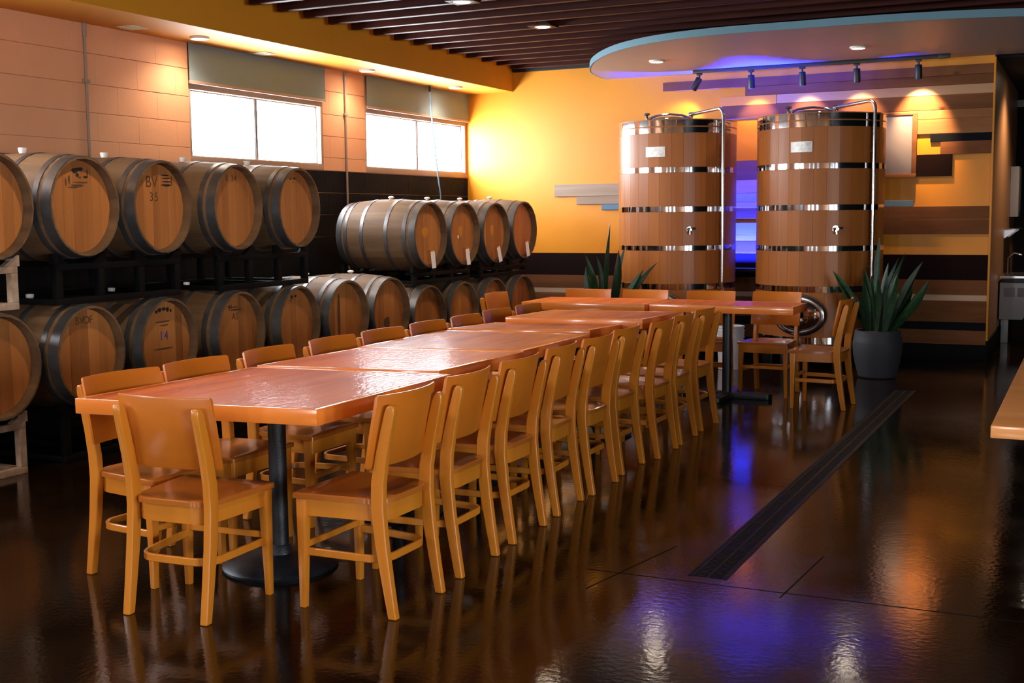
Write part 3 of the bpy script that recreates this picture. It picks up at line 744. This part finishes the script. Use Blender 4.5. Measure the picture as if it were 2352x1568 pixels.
def barrel(y, zc, label, group, kind=BU, marks=(), bung=bung_w, spin=0, x=XH, tagpaper=None, patch=None, yawd=None):
    L = kind['L']
    if yawd is None: yawd = 5.0 if kind is BU else 0.0
    t = thing('wine_barrel', label, 'barrel', (x-L/2*math.cos(R(yawd)), y-L/2*math.sin(R(yawd)), zc-RB), R(yawd), group)
    link('body', kind['body'], t, (0, 0, RB), (R(spin), 0, 0))
    for h in kind['hoops']: link('hoop', h, t, (0, 0, RB))
    hx = L/2-0.075
    for yc, me in kind['boards']: link('head_board', me, t, (hx, yc*math.cos(R(spin/6)), RB-yc*0, ), (0, 0, 0))
    link('bung', bung, t, (0.0, 0, 2*RB))
    for (s, size, dy, dz, mat) in marks:
        for k, ch in enumerate(s):
            if ch != ' ': link('stencil_letter', text_mesh(ch, size, M[mat]), t, (hx+0.0146, dy+(k-(len(s)-1)/2)*size*0.6, RB+dz), (R(90), 0, R(90)))
    if tagpaper:
        dy, dz, rot = tagpaper
        o = MB().box(0, 0.002, -0.038, 0.038, -0.16, 0).obj('paper_tag', M['paper'], t, (L/2+0.008, dy, RB+dz), (R(rot), R(-4), 0), smooth=0)
        MB().box(0, 0.003, -0.03, 0.03, 0, 0.012).obj('tag_strip', M['gold'], o, smooth=0)
    if patch:
        for (dy, dz, hw_, hh, mt) in patch:
            MB().prism([(hw_*math.cos(a*PI/5)*(1+0.12*((a*7) % 3-1)), hh*math.sin(a*PI/5)*(1+0.12*((a*5) % 3-1))) for a in range(10)], 0, 0.001).obj('stain_mark', M[mt], t, (hx+0.0144, dy, RB+dz), (R(90), 0, R(90)), smooth=0)
    return t
GU, GL = 'wine barrels racked along the black wall', 'wine barrels racked along the black wall'
ZU, ZLo, ZV, ZVl = 1.594, 0.664, 1.343, 0.556
barrel(4.85, ZU, 'barrel end cut by the picture edge, upper tier on the beige rack', GU, spin=2)
barrel(5.545, ZU, 'upper barrel with an inked stamp like a crest, streaked amber head', GU, spin=5, patch=((-0.02, 0.222, 0.03, 0.018, 'ink'), (0.025, 0.232, 0.03, 0.012, 'ink'), (0.0, 0.195, 0.016, 0.012, 'ink'), (0.02, 0.18, 0.012, 0.008, 'inkbrown'), (0.075, 0.185, 0.022, 0.008, 'ink'), (-0.075, 0.165, 0.008, 0.03, 'inkbrown'), (-0.105, 0.15, 0.007, 0.026, 'inkbrown'), (0.09, 0.21, 0.006, 0.026, 'inkbrown'), (0.0, 0.13, 0.06, 0.008, 'inkbrown'), (-0.04, 0.118, 0.05, 0.005, 'inkbrown'), (0.03, 0.15, 0.07, 0.005, 'inkbrown')))
barrel(6.24, ZU, 'upper barrel marked BV 35 with a barred block', GU, spin=-3, marks=(('BV', 0.11, -0.05, 0.165, 'inkbrown'), ('35', 0.085, -0.03, 0.065, 'inkbrown'), ), patch=((0.10, 0.215, 0.045, 0.005, 'ink'), (0.11, 0.195, 0.05, 0.005, 'ink'), (0.115, 0.172, 0.05, 0.005, 'ink'), (0.11, 0.148, 0.055, 0.008, 'ink'), (0.165, 0.18, 0.006, 0.035, 'inkbrown')))
barrel(7.03, ZU, 'upper barrel below the window, shiny hoops and faint number at the head top', GU, spin=8, marks=(('8 34', 0.06, -0.01, 0.21, 'inkbrown'),))
barrel(7.78, ZU, 'upper barrel at the end of its tier, before the black gap', GU, spin=-6, patch=((-0.035, 0.225, 0.014, 0.008, 'inkbrown'), (0.02, 0.23, 0.02, 0.01, 'inkbrown'), (0.0, 0.2, 0.01, 0.006, 'inkbrown')))
barrel(4.85, ZLo, 'barrel end cut by the picture edge with a round white sticker, lower tier', GL, spin=4, patch=((-0.235, 0.03, 0.07, 0.085, 'paper'),))
barrel(5.545, ZLo, 'lower barrel stamped BVOF behind the first chairs', GL, spin=-2, marks=(('BVOF', 0.07, 0.0, 0.215, 'inkbrown'),))
barrel(6.255, ZLo, 'lower barrel with a blue 14 and dark printed lines on its head', GL, spin=7, marks=(('14', 0.09, 0.0, 0.05, 'inkblue'), ), patch=((-0.07, 0.222, 0.016, 0.012, 'ink'), (-0.035, 0.232, 0.02, 0.016, 'ink'), (0.01, 0.236, 0.022, 0.012, 'ink'), (0.05, 0.23, 0.018, 0.016, 'ink'), (0.085, 0.22, 0.012, 0.01, 'ink'), (0.0, 0.15, 0.08, 0.006, 'inkbrown'), (0.01, 0.125, 0.05, 0.005, 'inkbrown'), (0.0, -0.035, 0.11, 0.005, 'inkbrown'), (0.01, -0.19, 0.028, 0.045, 'gold'),))
barrel(7.02, ZLo, 'lower barrel marked AS under two dashed lines', GL, spin=-5, marks=(('AS', 0.07, 0.0, 0.125, 'inkbrown'),), patch=((0.005, 0.175, 0.085, 0.006, 'inkbrown'), (-0.075, 0.2, 0.012, 0.016, 'inkbrown'), (-0.05, 0.2, 0.008, 0.016, 'inkbrown'), (0.0, 0.195, 0.05, 0.004, 'inkbrown')))
barrel(7.745, ZLo, 'lower barrel beneath the last barrel of the first upper tier', GL, spin=3, patch=((-0.03, 0.225, 0.016, 0.014, 'ink'), (0.025, 0.23, 0.02, 0.01, 'ink'), (-0.05, 0.2, 0.008, 0.008, 'inkbrown')))
barrel(8.435, ZLo+0.01, 'lower barrel in the open gap with a dark split stain down its head', GL, kind=BV, spin=9, patch=((-0.07, 0.0, 0.02, 0.22, 'inkbrown'),), bung=bung_f)
barrel(9.125, ZLo, 'lower barrel in the open gap beside the second rack, pale blotched head', GL, kind=BV, spin=1, bung=bung_f, patch=((0.0, -0.1, 0.05, 0.06, 'inkbrown'),))
barrel(9.85, ZV, 'long-sided upper barrel showing its whole flank before the black wall', GU, kind=BV, spin=6, bung=bung_f, tagpaper=(0.0, -0.155, 3), patch=((-0.02, 0.03, 0.06, 0.05, 'gold'),))
barrel(10.54, ZV, 'second upper barrel of the white tagged group', GU, kind=BV, spin=-4, bung=bung_f, tagpaper=(0.01, -0.15, 4), patch=((0.0, 0.03, 0.045, 0.06, 'gold'), (-0.05, -0.03, 0.015, 0.018, 'paper')))
barrel(11.235, ZV, 'third upper barrel of the white tagged group, tag slanting', GU, kind=BV, spin=2, bung=bung_f, tagpaper=(0.01, -0.15, 14), patch=((0.0, 0.03, 0.04, 0.06, 'gold'),))
barrel(11.93, ZV+0.02, 'last upper barrel of the white tagged group, against the yellow wall', GU, kind=BV, spin=11, bung=bung_f, tagpaper=(0.02, -0.13, 6))
for y, lab in ((9.815, 'lower barrel under the barrel that shows its whole flank'), (10.505, 'lower barrel with an amber streak under the second tagged barrel'), (11.195, 'lower barrel under the slanting tag, behind the last chairs'), (11.885, 'last lower barrel, beside the planks of the back wall')):
    barrel(y, ZVl, lab, GL, kind=BV, spin=y*0.4, bung=bung_f, patch=((0.0, 0.0, 0.03, 0.18, 'gold'),) if 10.4 < y < 10.6 else None)

def rack(yc, z0, z1, mat, label):
    t = thing('barrel_rack', label, 'barrel rack', (XH-0.475, yc, z0), 0, 'steel two barrel racks')
    h = z1-z0; W = 0.55; D = 0.385; s = 0.024
    for sx in (-1, 1):
        x = sx*D
        # rails, lowered between cradle points
        MB().box(x-s, x+s, -W, W, 0.0, 0.042).obj('bottom_rail', M[mat], t, bevel=0.004)
        MB().box(x-s, x+s, -W, W, h-0.075, h-0.035).obj('top_rail', M[mat], t, bevel=0.004)
        for yy in (-W+s, -0.18, 0.18, W-s): MB().box(x-s*0.95, x+s*0.95, yy-s, yy+s, 0.042, h-0.075).obj('post', M[mat], t, bevel=0.003)
        for yy in (-W+s, W-s, ): MB().box(x-s*0.8, x+s*0.8, yy-s, yy+s, h-0.035, h+0.012).obj('stacking_pin', M[mat], t, bevel=0.003)
        for yb in (-0.35, 0.35):
            for sg in (-1, 1):
                MB().prism([(yb+sg*0.10, h-0.035), (yb+sg*0.22, h-0.035), (yb+sg*0.22, h+0.03), (yb+sg*0.20, h+0.03)] if sg > 0 else [(yb-0.22, h-0.035), (yb-0.10, h-0.035), (yb-0.20, h+0.03), (yb-0.22, h+0.03)], -0.018, 0.018).obj('cradle', M[mat], t, (x, 0, 0), (R(90), 0, R(90)))
    for yy in (-W+s, -0.18, 0.18, W-s): MB().box(-D+s, D-s, yy-s*0.9, yy+s*0.9, 0.004, 0.038).obj('cross_bar', M[mat], t, bevel=0.003)
    return t
zl = ZLo-0.318
for yc, mat, lab in ((4.50, 'beige', 'worn beige steel rack on the floor at the picture edge'), (5.90, 'rack', 'black floor rack under the BVOF and blue 14 barrels'), (7.385, 'rack', 'black floor rack under the AS barrel and its neighbour'), (8.755, 'rack', 'black floor rack under the two open gap barrels')):
    rack(yc, 0, zl, mat, lab)
for yc, mat, lab in ((4.50, 'beige', 'worn beige steel rack between the two cut off barrels'), (5.895, 'rack', 'black rack carrying the BV 35 barrel'), (7.405, 'rack', 'black rack carrying the last two barrels of the first upper tier')):
    rack(yc, ZLo+0.322, ZU-0.318, mat, lab)
for yc, l1, l2 in ((10.19, 'black floor rack under the amber streaked lower barrel', 'black rack under the first two white tagged barrels'), (11.53, 'black floor rack closest to the back wall planks', 'black rack under the last two white tagged barrels')):
    rack(yc, 0, ZVl-0.318, 'rack', l1); rack(yc, ZVl+0.322, ZV-0.318, 'rack', l2)

# ------------------------------------------------------------------ tanks
def tank(cx, cy, Rk, label, a_pipe, a_valve, a_plate, a_man):
    t = thing('wooden_tank', label, 'tank', (cx, cy, 0), math.atan2(-cy, -cx), 'tall wooden fermentation tanks')
    # local +x faces the camera side; angle positive = towards the picture's right
    def pol(deg, r, z): return (r*math.cos(R(deg)), r*math.sin(R(deg)), z)
    Z0, Z1 = 0.25, 2.468
    ns = 32
    prof = []
    a = 2*PI/ns
    mb = MB(); vs = []; k = 3
    for z in (Z0, Z1):
        for i in range(k+1):
            q = -a/2+0.0012+(a-0.0024)*i/k; vs.append((Rk*math.cos(q), Rk*math.sin(q), z))
        for i in range(k, -1, -1):
            q = -a/2+0.0012+(a-0.0024)*i/k; vs.append(((Rk-0.05)*math.cos(q), (Rk-0.05)*math.sin(q), z))
    n = 2*(k+1)
    sme = mb.add(vs, [tuple(range(n-1,-1,-1)), tuple(range(n,2*n))]+[(i,(i+1)%n,n+(i+1)%n,n+i) for i in range(n)]).mesh('stave', M['tank'], smooth=30)
    for i in range(ns): link('stave', sme, t, (0,0,0), (0,0,a*i))
    MB().lathe([(Rk-0.052, Z0+0.02), (Rk-0.052, Z1-0.03)], 32).obj('liner', M['dark'], t)
    for z0, z1 in ((2.398,2.46),(2.330,2.388),(1.936,1.992),(1.541,1.597),(1.150,1.203),(0.755,0.815),(0.255,0.322)):
        MB().lathe([(Rk,z0),(Rk+0.004,z0+0.002),(Rk+0.004,z1-0.002),(Rk,z1)], 96, caps=False).obj('hoop', M['chrome'], t, smooth=50)
    MB().lathe([(Rk-0.05,Z1-0.02),(Rk-0.05,Z1-0.008),(0,Z1-0.008)],40).obj('top_cover', M['tank'], t)
    lid = MB().lathe([(0.21,Z1-0.008),(0.225,Z1+0.02),(0.21,Z1+0.05),(0.17,Z1+0.056),(0.12,Z1+0.064),(0.05,Z1+0.07),(0,Z1+0.072)],36,c=(0,-0.085,0)).obj('lid', M['chrome'], t, smooth=60)
    for dg in (88, -88):
        x, y, _ = pol(dg, 0.235, 0); y -= 0.085
        kn = MB().tube([(x,y,Z1+0.0),(x,y,Z1+0.085)],0.009,8).obj('clamp_bolt', M['steel'], t)
        MB().lathe([(0.012,0.06),(0.014,0.085),(0.032,0.09),(0.032,0.108),(0.012,0.112)],12,c=(x,y,Z1)).obj('knob', M['rubber'], kn)
    MB().tube([(0,0.15,Z1+0.045),(0.03,0.05,Z1+0.08),(0.03,-0.085,Z1+0.095),(0.03,-0.22,Z1+0.08),(0,-0.32,Z1+0.045)],0.012,8).obj('clamp_bar', M['chrome'], t)
    # cleaning pipe over the rim and down
    rp = Rk+0.055; x, y, _ = pol(a_pipe, rp, 0); zt = Z1+0.105
    d = Vector((x, y, 0)).normalized(); s0 = Vector((0.0, 0.125, Z1+0.085))
    top = Vector((x, y, zt))-d*0.07
    path = [tuple(s0), tuple(s0*0.5+top*0.5+Vector((0,0,0.0))), tuple(top)]
    for i in range(1, 6):
        q = PI/2*i/5; path.append(tuple(top+d*0.07*math.sin(q)-Vector((0,0,0.07*(1-math.cos(q))))))
    path += [(x, y, 1.6), (x, y, 0.80)]
    pp = MB().tube(path, 0.0175, 12).obj('pipe', M['steel'], t)
    for z in (2.10, 1.0):
        MB().tube([pol(a_pipe, Rk-0.01, z), pol(a_pipe, rp, z)], 0.009, 8).obj('pipe_bracket', M['steel'], pp)
    MB().lathe([(0.03,0.74),(0.03,0.76),(0.022,0.765),(0.022,0.80),(0.033,0.805),(0.033,0.825),(0.02,0.83)],14,c=(x,y,0)).obj('union', M['chrome'], pp)
    MB().tube([(x,y,0.75),(x,y,0.45)],0.017,10).obj('lower_pipe', M['steel'], pp)
    # sample valve
    vx = Vector(pol(a_valve, Rk, 1.365)); vd = Vector(pol(a_valve, 1, 0)); vt = Vector((-vd.y, vd.x, 0))
    va = MB().tube([tuple(vx-vd*0.01), tuple(vx+vd*0.075)], 0.013, 10).obj('valve', M['chrome'], t)
    MB().lathe([(0.03,0),(0.03,0.008)],16,axis='z').obj('valve_flange', M['chrome'], va, tuple(vx), (0, R(90), R(a_valve)))
    MB().tube([tuple(vx+vd*0.055), tuple(vx+vd*0.06+Vector((0,0,-0.05)))], 0.011, 8).obj('spout', M['chrome'], va)
    MB().tube([tuple(vx+vd*0.05), tuple(vx+vd*0.06+vt*0.055+Vector((0,0,0.012)))], 0.012, 8).obj('valve_knob', M['steel'], va)
    # nameplate
    def patch(deg, hw_deg, z0, z1, off, th, name, mat, parent):
        mb = MB(); vs = []; n = 6
        for z in (z0, z1):
            for rr in (Rk+off, Rk+off+th):
                for i in range(n+1): vs.append(pol(deg-hw_deg+2*hw_deg*i/n, rr, z))
        m_ = n+1; fs = []
        for i in range(n):
            fs += [(m_+i, m_+i+1, 3*m_+i+1, 3*m_+i), (i+1, i, 2*m_+i, 2*m_+i+1), (i, i+1, m_+i+1, m_+i), (2*m_+i+1, 2*m_+i, 3*m_+i, 3*m_+i+1)]
        fs += [(0, m_, 3*m_, 2*m_), (n, 2*m_+n, 3*m_+n, m_+n)]
        return mb.add(vs, fs).obj(name, mat, parent, smooth=30)
    npl = patch(a_plate, 9.6, 2.095, 2.195, 0.0005, 0.004, 'nameplate', M['plate'], t)
    # oval manway
    mo = link('manway', None, t, pol(a_man, Rk-0.012, 0.535), (0, 0, R(a_man)))
    def oval(r1, r2, w, h, prof, name, mat):
        mb = MB(); vs = []; n = 48
        for s, dx in prof:
            for i in range(n):
                q = 2*PI*i/n; vs.append((dx, (w+s)*math.cos(q), (h+s)*math.sin(q)))
        fs = [(j*n+i, j*n+(i+1)%n, (j+1)*n+(i+1)%n, (j+1)*n+i) for j in range(len(prof)-1) for i in range(n)]
        if r1: fs.append(tuple((len(prof)-1)*n+i for i in range(n)))
        return mb.add(vs, fs).obj(name, mat, mo, smooth=50)
    oval(0, 0, 0.21, 0.155, [(0.05,-0.06),(0.05,0.02),(0.04,0.035),(0.02,0.045),(0.0,0.045),(-0.005,0.03)], 'manway_ring', M['steel'])
    oval(1, 0, 0.21, 0.155, [(-0.004,0.005),(-0.004,0.022),(-0.03,0.034),(-0.10,0.046)], 'manway_door', M['chrome'])
    MB().tube([(0.045,0,-0.15),(0.075,0,-0.05),(0.075,0,0.05),(0.045,0,0.15)],0.012,8).obj('door_bar', M['chrome'], mo)
    kk = MB().lathe([(0.014,0.04),(0.014,0.10),(0.04,0.105),(0.042,0.13),(0.02,0.14),(0,0.14)],18,'x').obj('door_knob', M['rubber'], mo)
    dv = MB().tube([pol(-33, Rk-0.01, 0.49), pol(-33, Rk+0.05, 0.49)], 0.022, 10).obj('drain_port', M['rubber'], t)
    dv2 = MB().tube([pol(20, Rk-0.01, 0.40), pol(20, Rk+0.07, 0.40)], 0.055, 14).obj('outlet', M['rubber'], t)
    MB().lathe([(Rk-0.03, 0.2), (Rk-0.03, 0.25)], 40).obj('base_ring', M['rubber'], t)
    for i in range(6):
        q = PI/3*i+0.4; x, y = (Rk-0.12)*math.cos(q), (Rk-0.12)*math.sin(q)
        MB().box(x-0.05, x+0.05, y-0.05, y+0.05, 0, 0.2).obj('foot', M['rubber'], t, bevel=0.006)
    return t
tank(-3.975, 12.15, 0.614, 'wooden tank beside the snake plant near the barrels', 43, 11.5, -21, -16)
tank(-2.484, 12.15, 0.621, 'wooden tank with the oval steel manway showing, beside the grey board', 47, 14, -16.6, -16)

# framed board on the planks
fb = thing('framed_board', 'plain grey board in a brown wooden frame on the planks', 'board', (-1.94, YB-0.055, 1.87))
MB().box(-0.29, 0.225, 0.0, 0.02, 0.045, 0.64).obj('panel', M['board'], fb, bevel=0.002)
for (a, b, c, d) in ((-0.33,0.27,0.0,0.045),(-0.33,0.27,0.64,0.66),(-0.33,-0.29,0.045,0.64),(0.225,0.27,0.045,0.64)):
    MB().box(a, b, -0.012, 0.03, c, d).obj('frame_bar', PL['brown'], fb, bevel=0.003)

# ------------------------------------------------------------------ planters
def leaf_mesh(h, w, tw, bend):
    vs = []; n = 12
    for i in range(n+1):
        s = i/n; z = h*s
        ww = w*(0.45+1.1*s if s < 0.45 else 0.945)*(1 if s < 0.62 else max(0.02, 1-((s-0.62)/0.38)**1.7))
        x = bend*s*s*h; a = tw*s
        ca, sa = math.cos(a), math.sin(a)
        for u, dy in ((-1, 0.35), (0, -0.12), (1, 0.35)):
            for off in (0.0022,):
                vs.append((x+u*ww/2*ca-dy*ww*sa, u*ww/2*sa+dy*ww*ca, z))
    base = len(vs)
    vs += [(x-0.0016, y-0.0030, z) for x, y, z in vs]
    fs = []
    for i in range(n):
        for k in range(2):
            a = i*3+k
            fs += [(a, a+1, a+4, a+3), (base+a+1, base+a, base+a+3, base+a+4)]
        fs += [(i*3, i*3+3, base+i*3+3, base+i*3), (i*3+5, i*3+2, base+i*3+2, base+i*3+5)]
    return MB().add(vs, fs).mesh('leaf', M['leaf'], smooth=60)
LM = [leaf_mesh(1.0, 0.085, 0.7, 0.05), leaf_mesh(1.0, 0.095, -0.5, -0.04), leaf_mesh(1.0, 0.075, 1.1, 0.10)]
def planter(x, y, label, leaves):
    t = thing('potted_snake_plant', label, 'potted plant', (x, y, 0), 0, 'snake plants by the tanks')
    prof = [(0.155, 0.0)]
    for i in range(60):
        s = i/59; z = 0.01+0.425*s
        r = 0.165+0.055*math.sin(min(1, s*1.15)*PI*0.62)-0.014*max(0, s-0.75)/0.25
        prof.append((r+(0.003 if i % 2 else 0), z))
    prof += [(0.198, 0.440), (0.185, 0.438), (0.183, 0.40)]
    MB().lathe(prof, 40).obj('pot', M['pot'], t, smooth=60)
    MB().lathe([(0.186, 0.395), (0.1, 0.405), (0, 0.408)], 24, caps=False).obj('soil', M['soil'], t)
    for i, (bx, by, az, ti, h) in enumerate(leaves):
        o = link('leaf', LM[i % 3], t, (bx, by, 0.39), (0, R(ti), R(az)))
        o.scale = (1, 1, h)
    return t
# (base x, base y, azimuth of the lean, tilt, height)
lv2 = [(-0.05,-0.03,165,30,0.70),(0.00,-0.02,100,2,0.90),(0.05,0.0,30,7,0.78),(0.08,0.0,10,20,0.74),(0.09,-0.02,0,38,0.62),(-0.09,0.0,180,16,0.52),(-0.04,0.05,150,8,0.62),(0.03,0.06,60,9,0.66),
       (0.0,-0.08,-80,6,0.55),(0.06,-0.07,-40,12,0.60),(-0.07,-0.07,-150,10,0.48),(0.02,0.02,20,4,0.72),(-0.02,0.08,120,12,0.56),(0.10,0.05,15,24,0.55)]
planter(-1.76, 11.30, 'snake plant in a charcoal ribbed planter beside the end chair', lv2)
lv1 = [(0.0,0.0,80,2,1.05),(-0.09,-0.02,190,14,0.62),(-0.05,0.0,170,7,0.74),(0.02,-0.03,200,4,0.72),(0.05,0.0,20,9,0.78),(0.08,0.02,10,27,0.78),(0.10,-0.03,0,24,0.66),(-0.02,-0.07,-100,5,0.6),(-0.08,0.05,160,16,0.5),(0.04,0.06,40,7,0.83),(0.0,-0.09,-60,8,0.5)]
planter(-4.43, 11.25, 'snake plant standing against the tank near the barrels, pot hidden by chairs', lv1)

# pails
def pail(x, y, z, label):
    t = thing('plastic_pail', label, 'pail', (x, y, z), 0, 'stacked white pails')
    MB().lathe([(0.112,0.0),(0.116,0.004),(0.125,0.28),(0.136,0.282),(0.136,0.292),(0.127,0.294),(0.128,0.312),(0.138,0.314),(0.138,0.324),(0.129,0.326),(0.130,0.345),(0.137,0.347),(0.137,0.365),(0.127,0.366),(0.122,0.30),(0.11,0.012),(0,0.01)],36).obj('body', M['pail'], t, smooth=30)
    MB().tube([(0.139*math.cos(a*PI/12), 0.139*math.sin(a*PI/12), 0.30-0.13*math.sin(a*PI/12)) for a in range(13)], 0.0025, 6).obj('handle', M['steel'], t)
    return t
pail(-3.17, 11.38, 0, 'white plastic pail on the floor between the tanks, lower of two nested')
pail(-3.17, 11.38, 0.062, 'white plastic pail nested on top of another between the tanks')

# ------------------------------------------------------------------ passage fittings
sk = thing('hand_sink', 'grey wall sink at the end of the plank wall', 'sink', (-0.935, 14.9, 0.3))
MB().add([(0.0,-0.4,0),(0.25,-0.4,0),(0.25,0.4,0),(0.0,0.4,0),(0.0,-0.42,0.42),(0.42,-0.42,0.42),(0.42,0.42,0.42),(0.0,0.42,0.42)],
         [(3,2,1,0),(4,5,6,7),(0,1,5,4),(1,2,6,5),(2,3,7,6),(3,0,4,7)]).obj('basin', M['sink'], sk, bevel=0.01)
for dx in (0.05, 0.19): MB().box(dx, dx+0.11, -0.424, -0.414, 0.26, 0.36).obj('grille', M['board'], sk, bevel=0.002)
MB().box(0.0, 0.46, -0.46, 0.46, 0.46, 0.50).obj('counter', M['steel'], sk, bevel=0.004)
MB().box(0.02, 0.30, -0.44, 0.40, 0.42, 0.46).obj('apron', M['rubber'], sk, bevel=0.003)
MB().tube([(0.06,0,0.5),(0.06,0,0.68),(0.12,0,0.74),(0.2,0,0.72)],0.012).obj('faucet', M['chrome'], sk)
MB().box(0.0, 0.08, -0.05, 0.05, -0.299, 0.0).obj('drain_cover', M['sink'], sk, bevel=0.004)
td = thing('towel_dispenser', 'slim grey dispenser on the passage wall above the sink', 'dispenser', (-0.949, 16.3, 1.45))
MB().box(0, 0.10, -0.3, 0.3, 0, 0.62).obj('case', M['board'], td, bevel=0.01)
MB().box(0.10, 0.108, -0.2, 0.2, 0.02, 0.07).obj('slot', M['rubber'], td)
sh = thing('wall_shelf', 'narrow steel shelf on the passage wall under the dispenser', 'shelf', (-0.949, 15.6, 1.30))
MB().box(0, 0.16, -0.5, 0.5, 0, 0.015).obj('board', M['steel'], sh, bevel=0.002)
for yy in (-0.4, 0.4): MB().prism([(0,0),(0.13,0),(0,-0.1)], -0.006, 0.006).obj('bracket', M['steel'], sh, (0, yy, 0), (R(90), 0, 0))
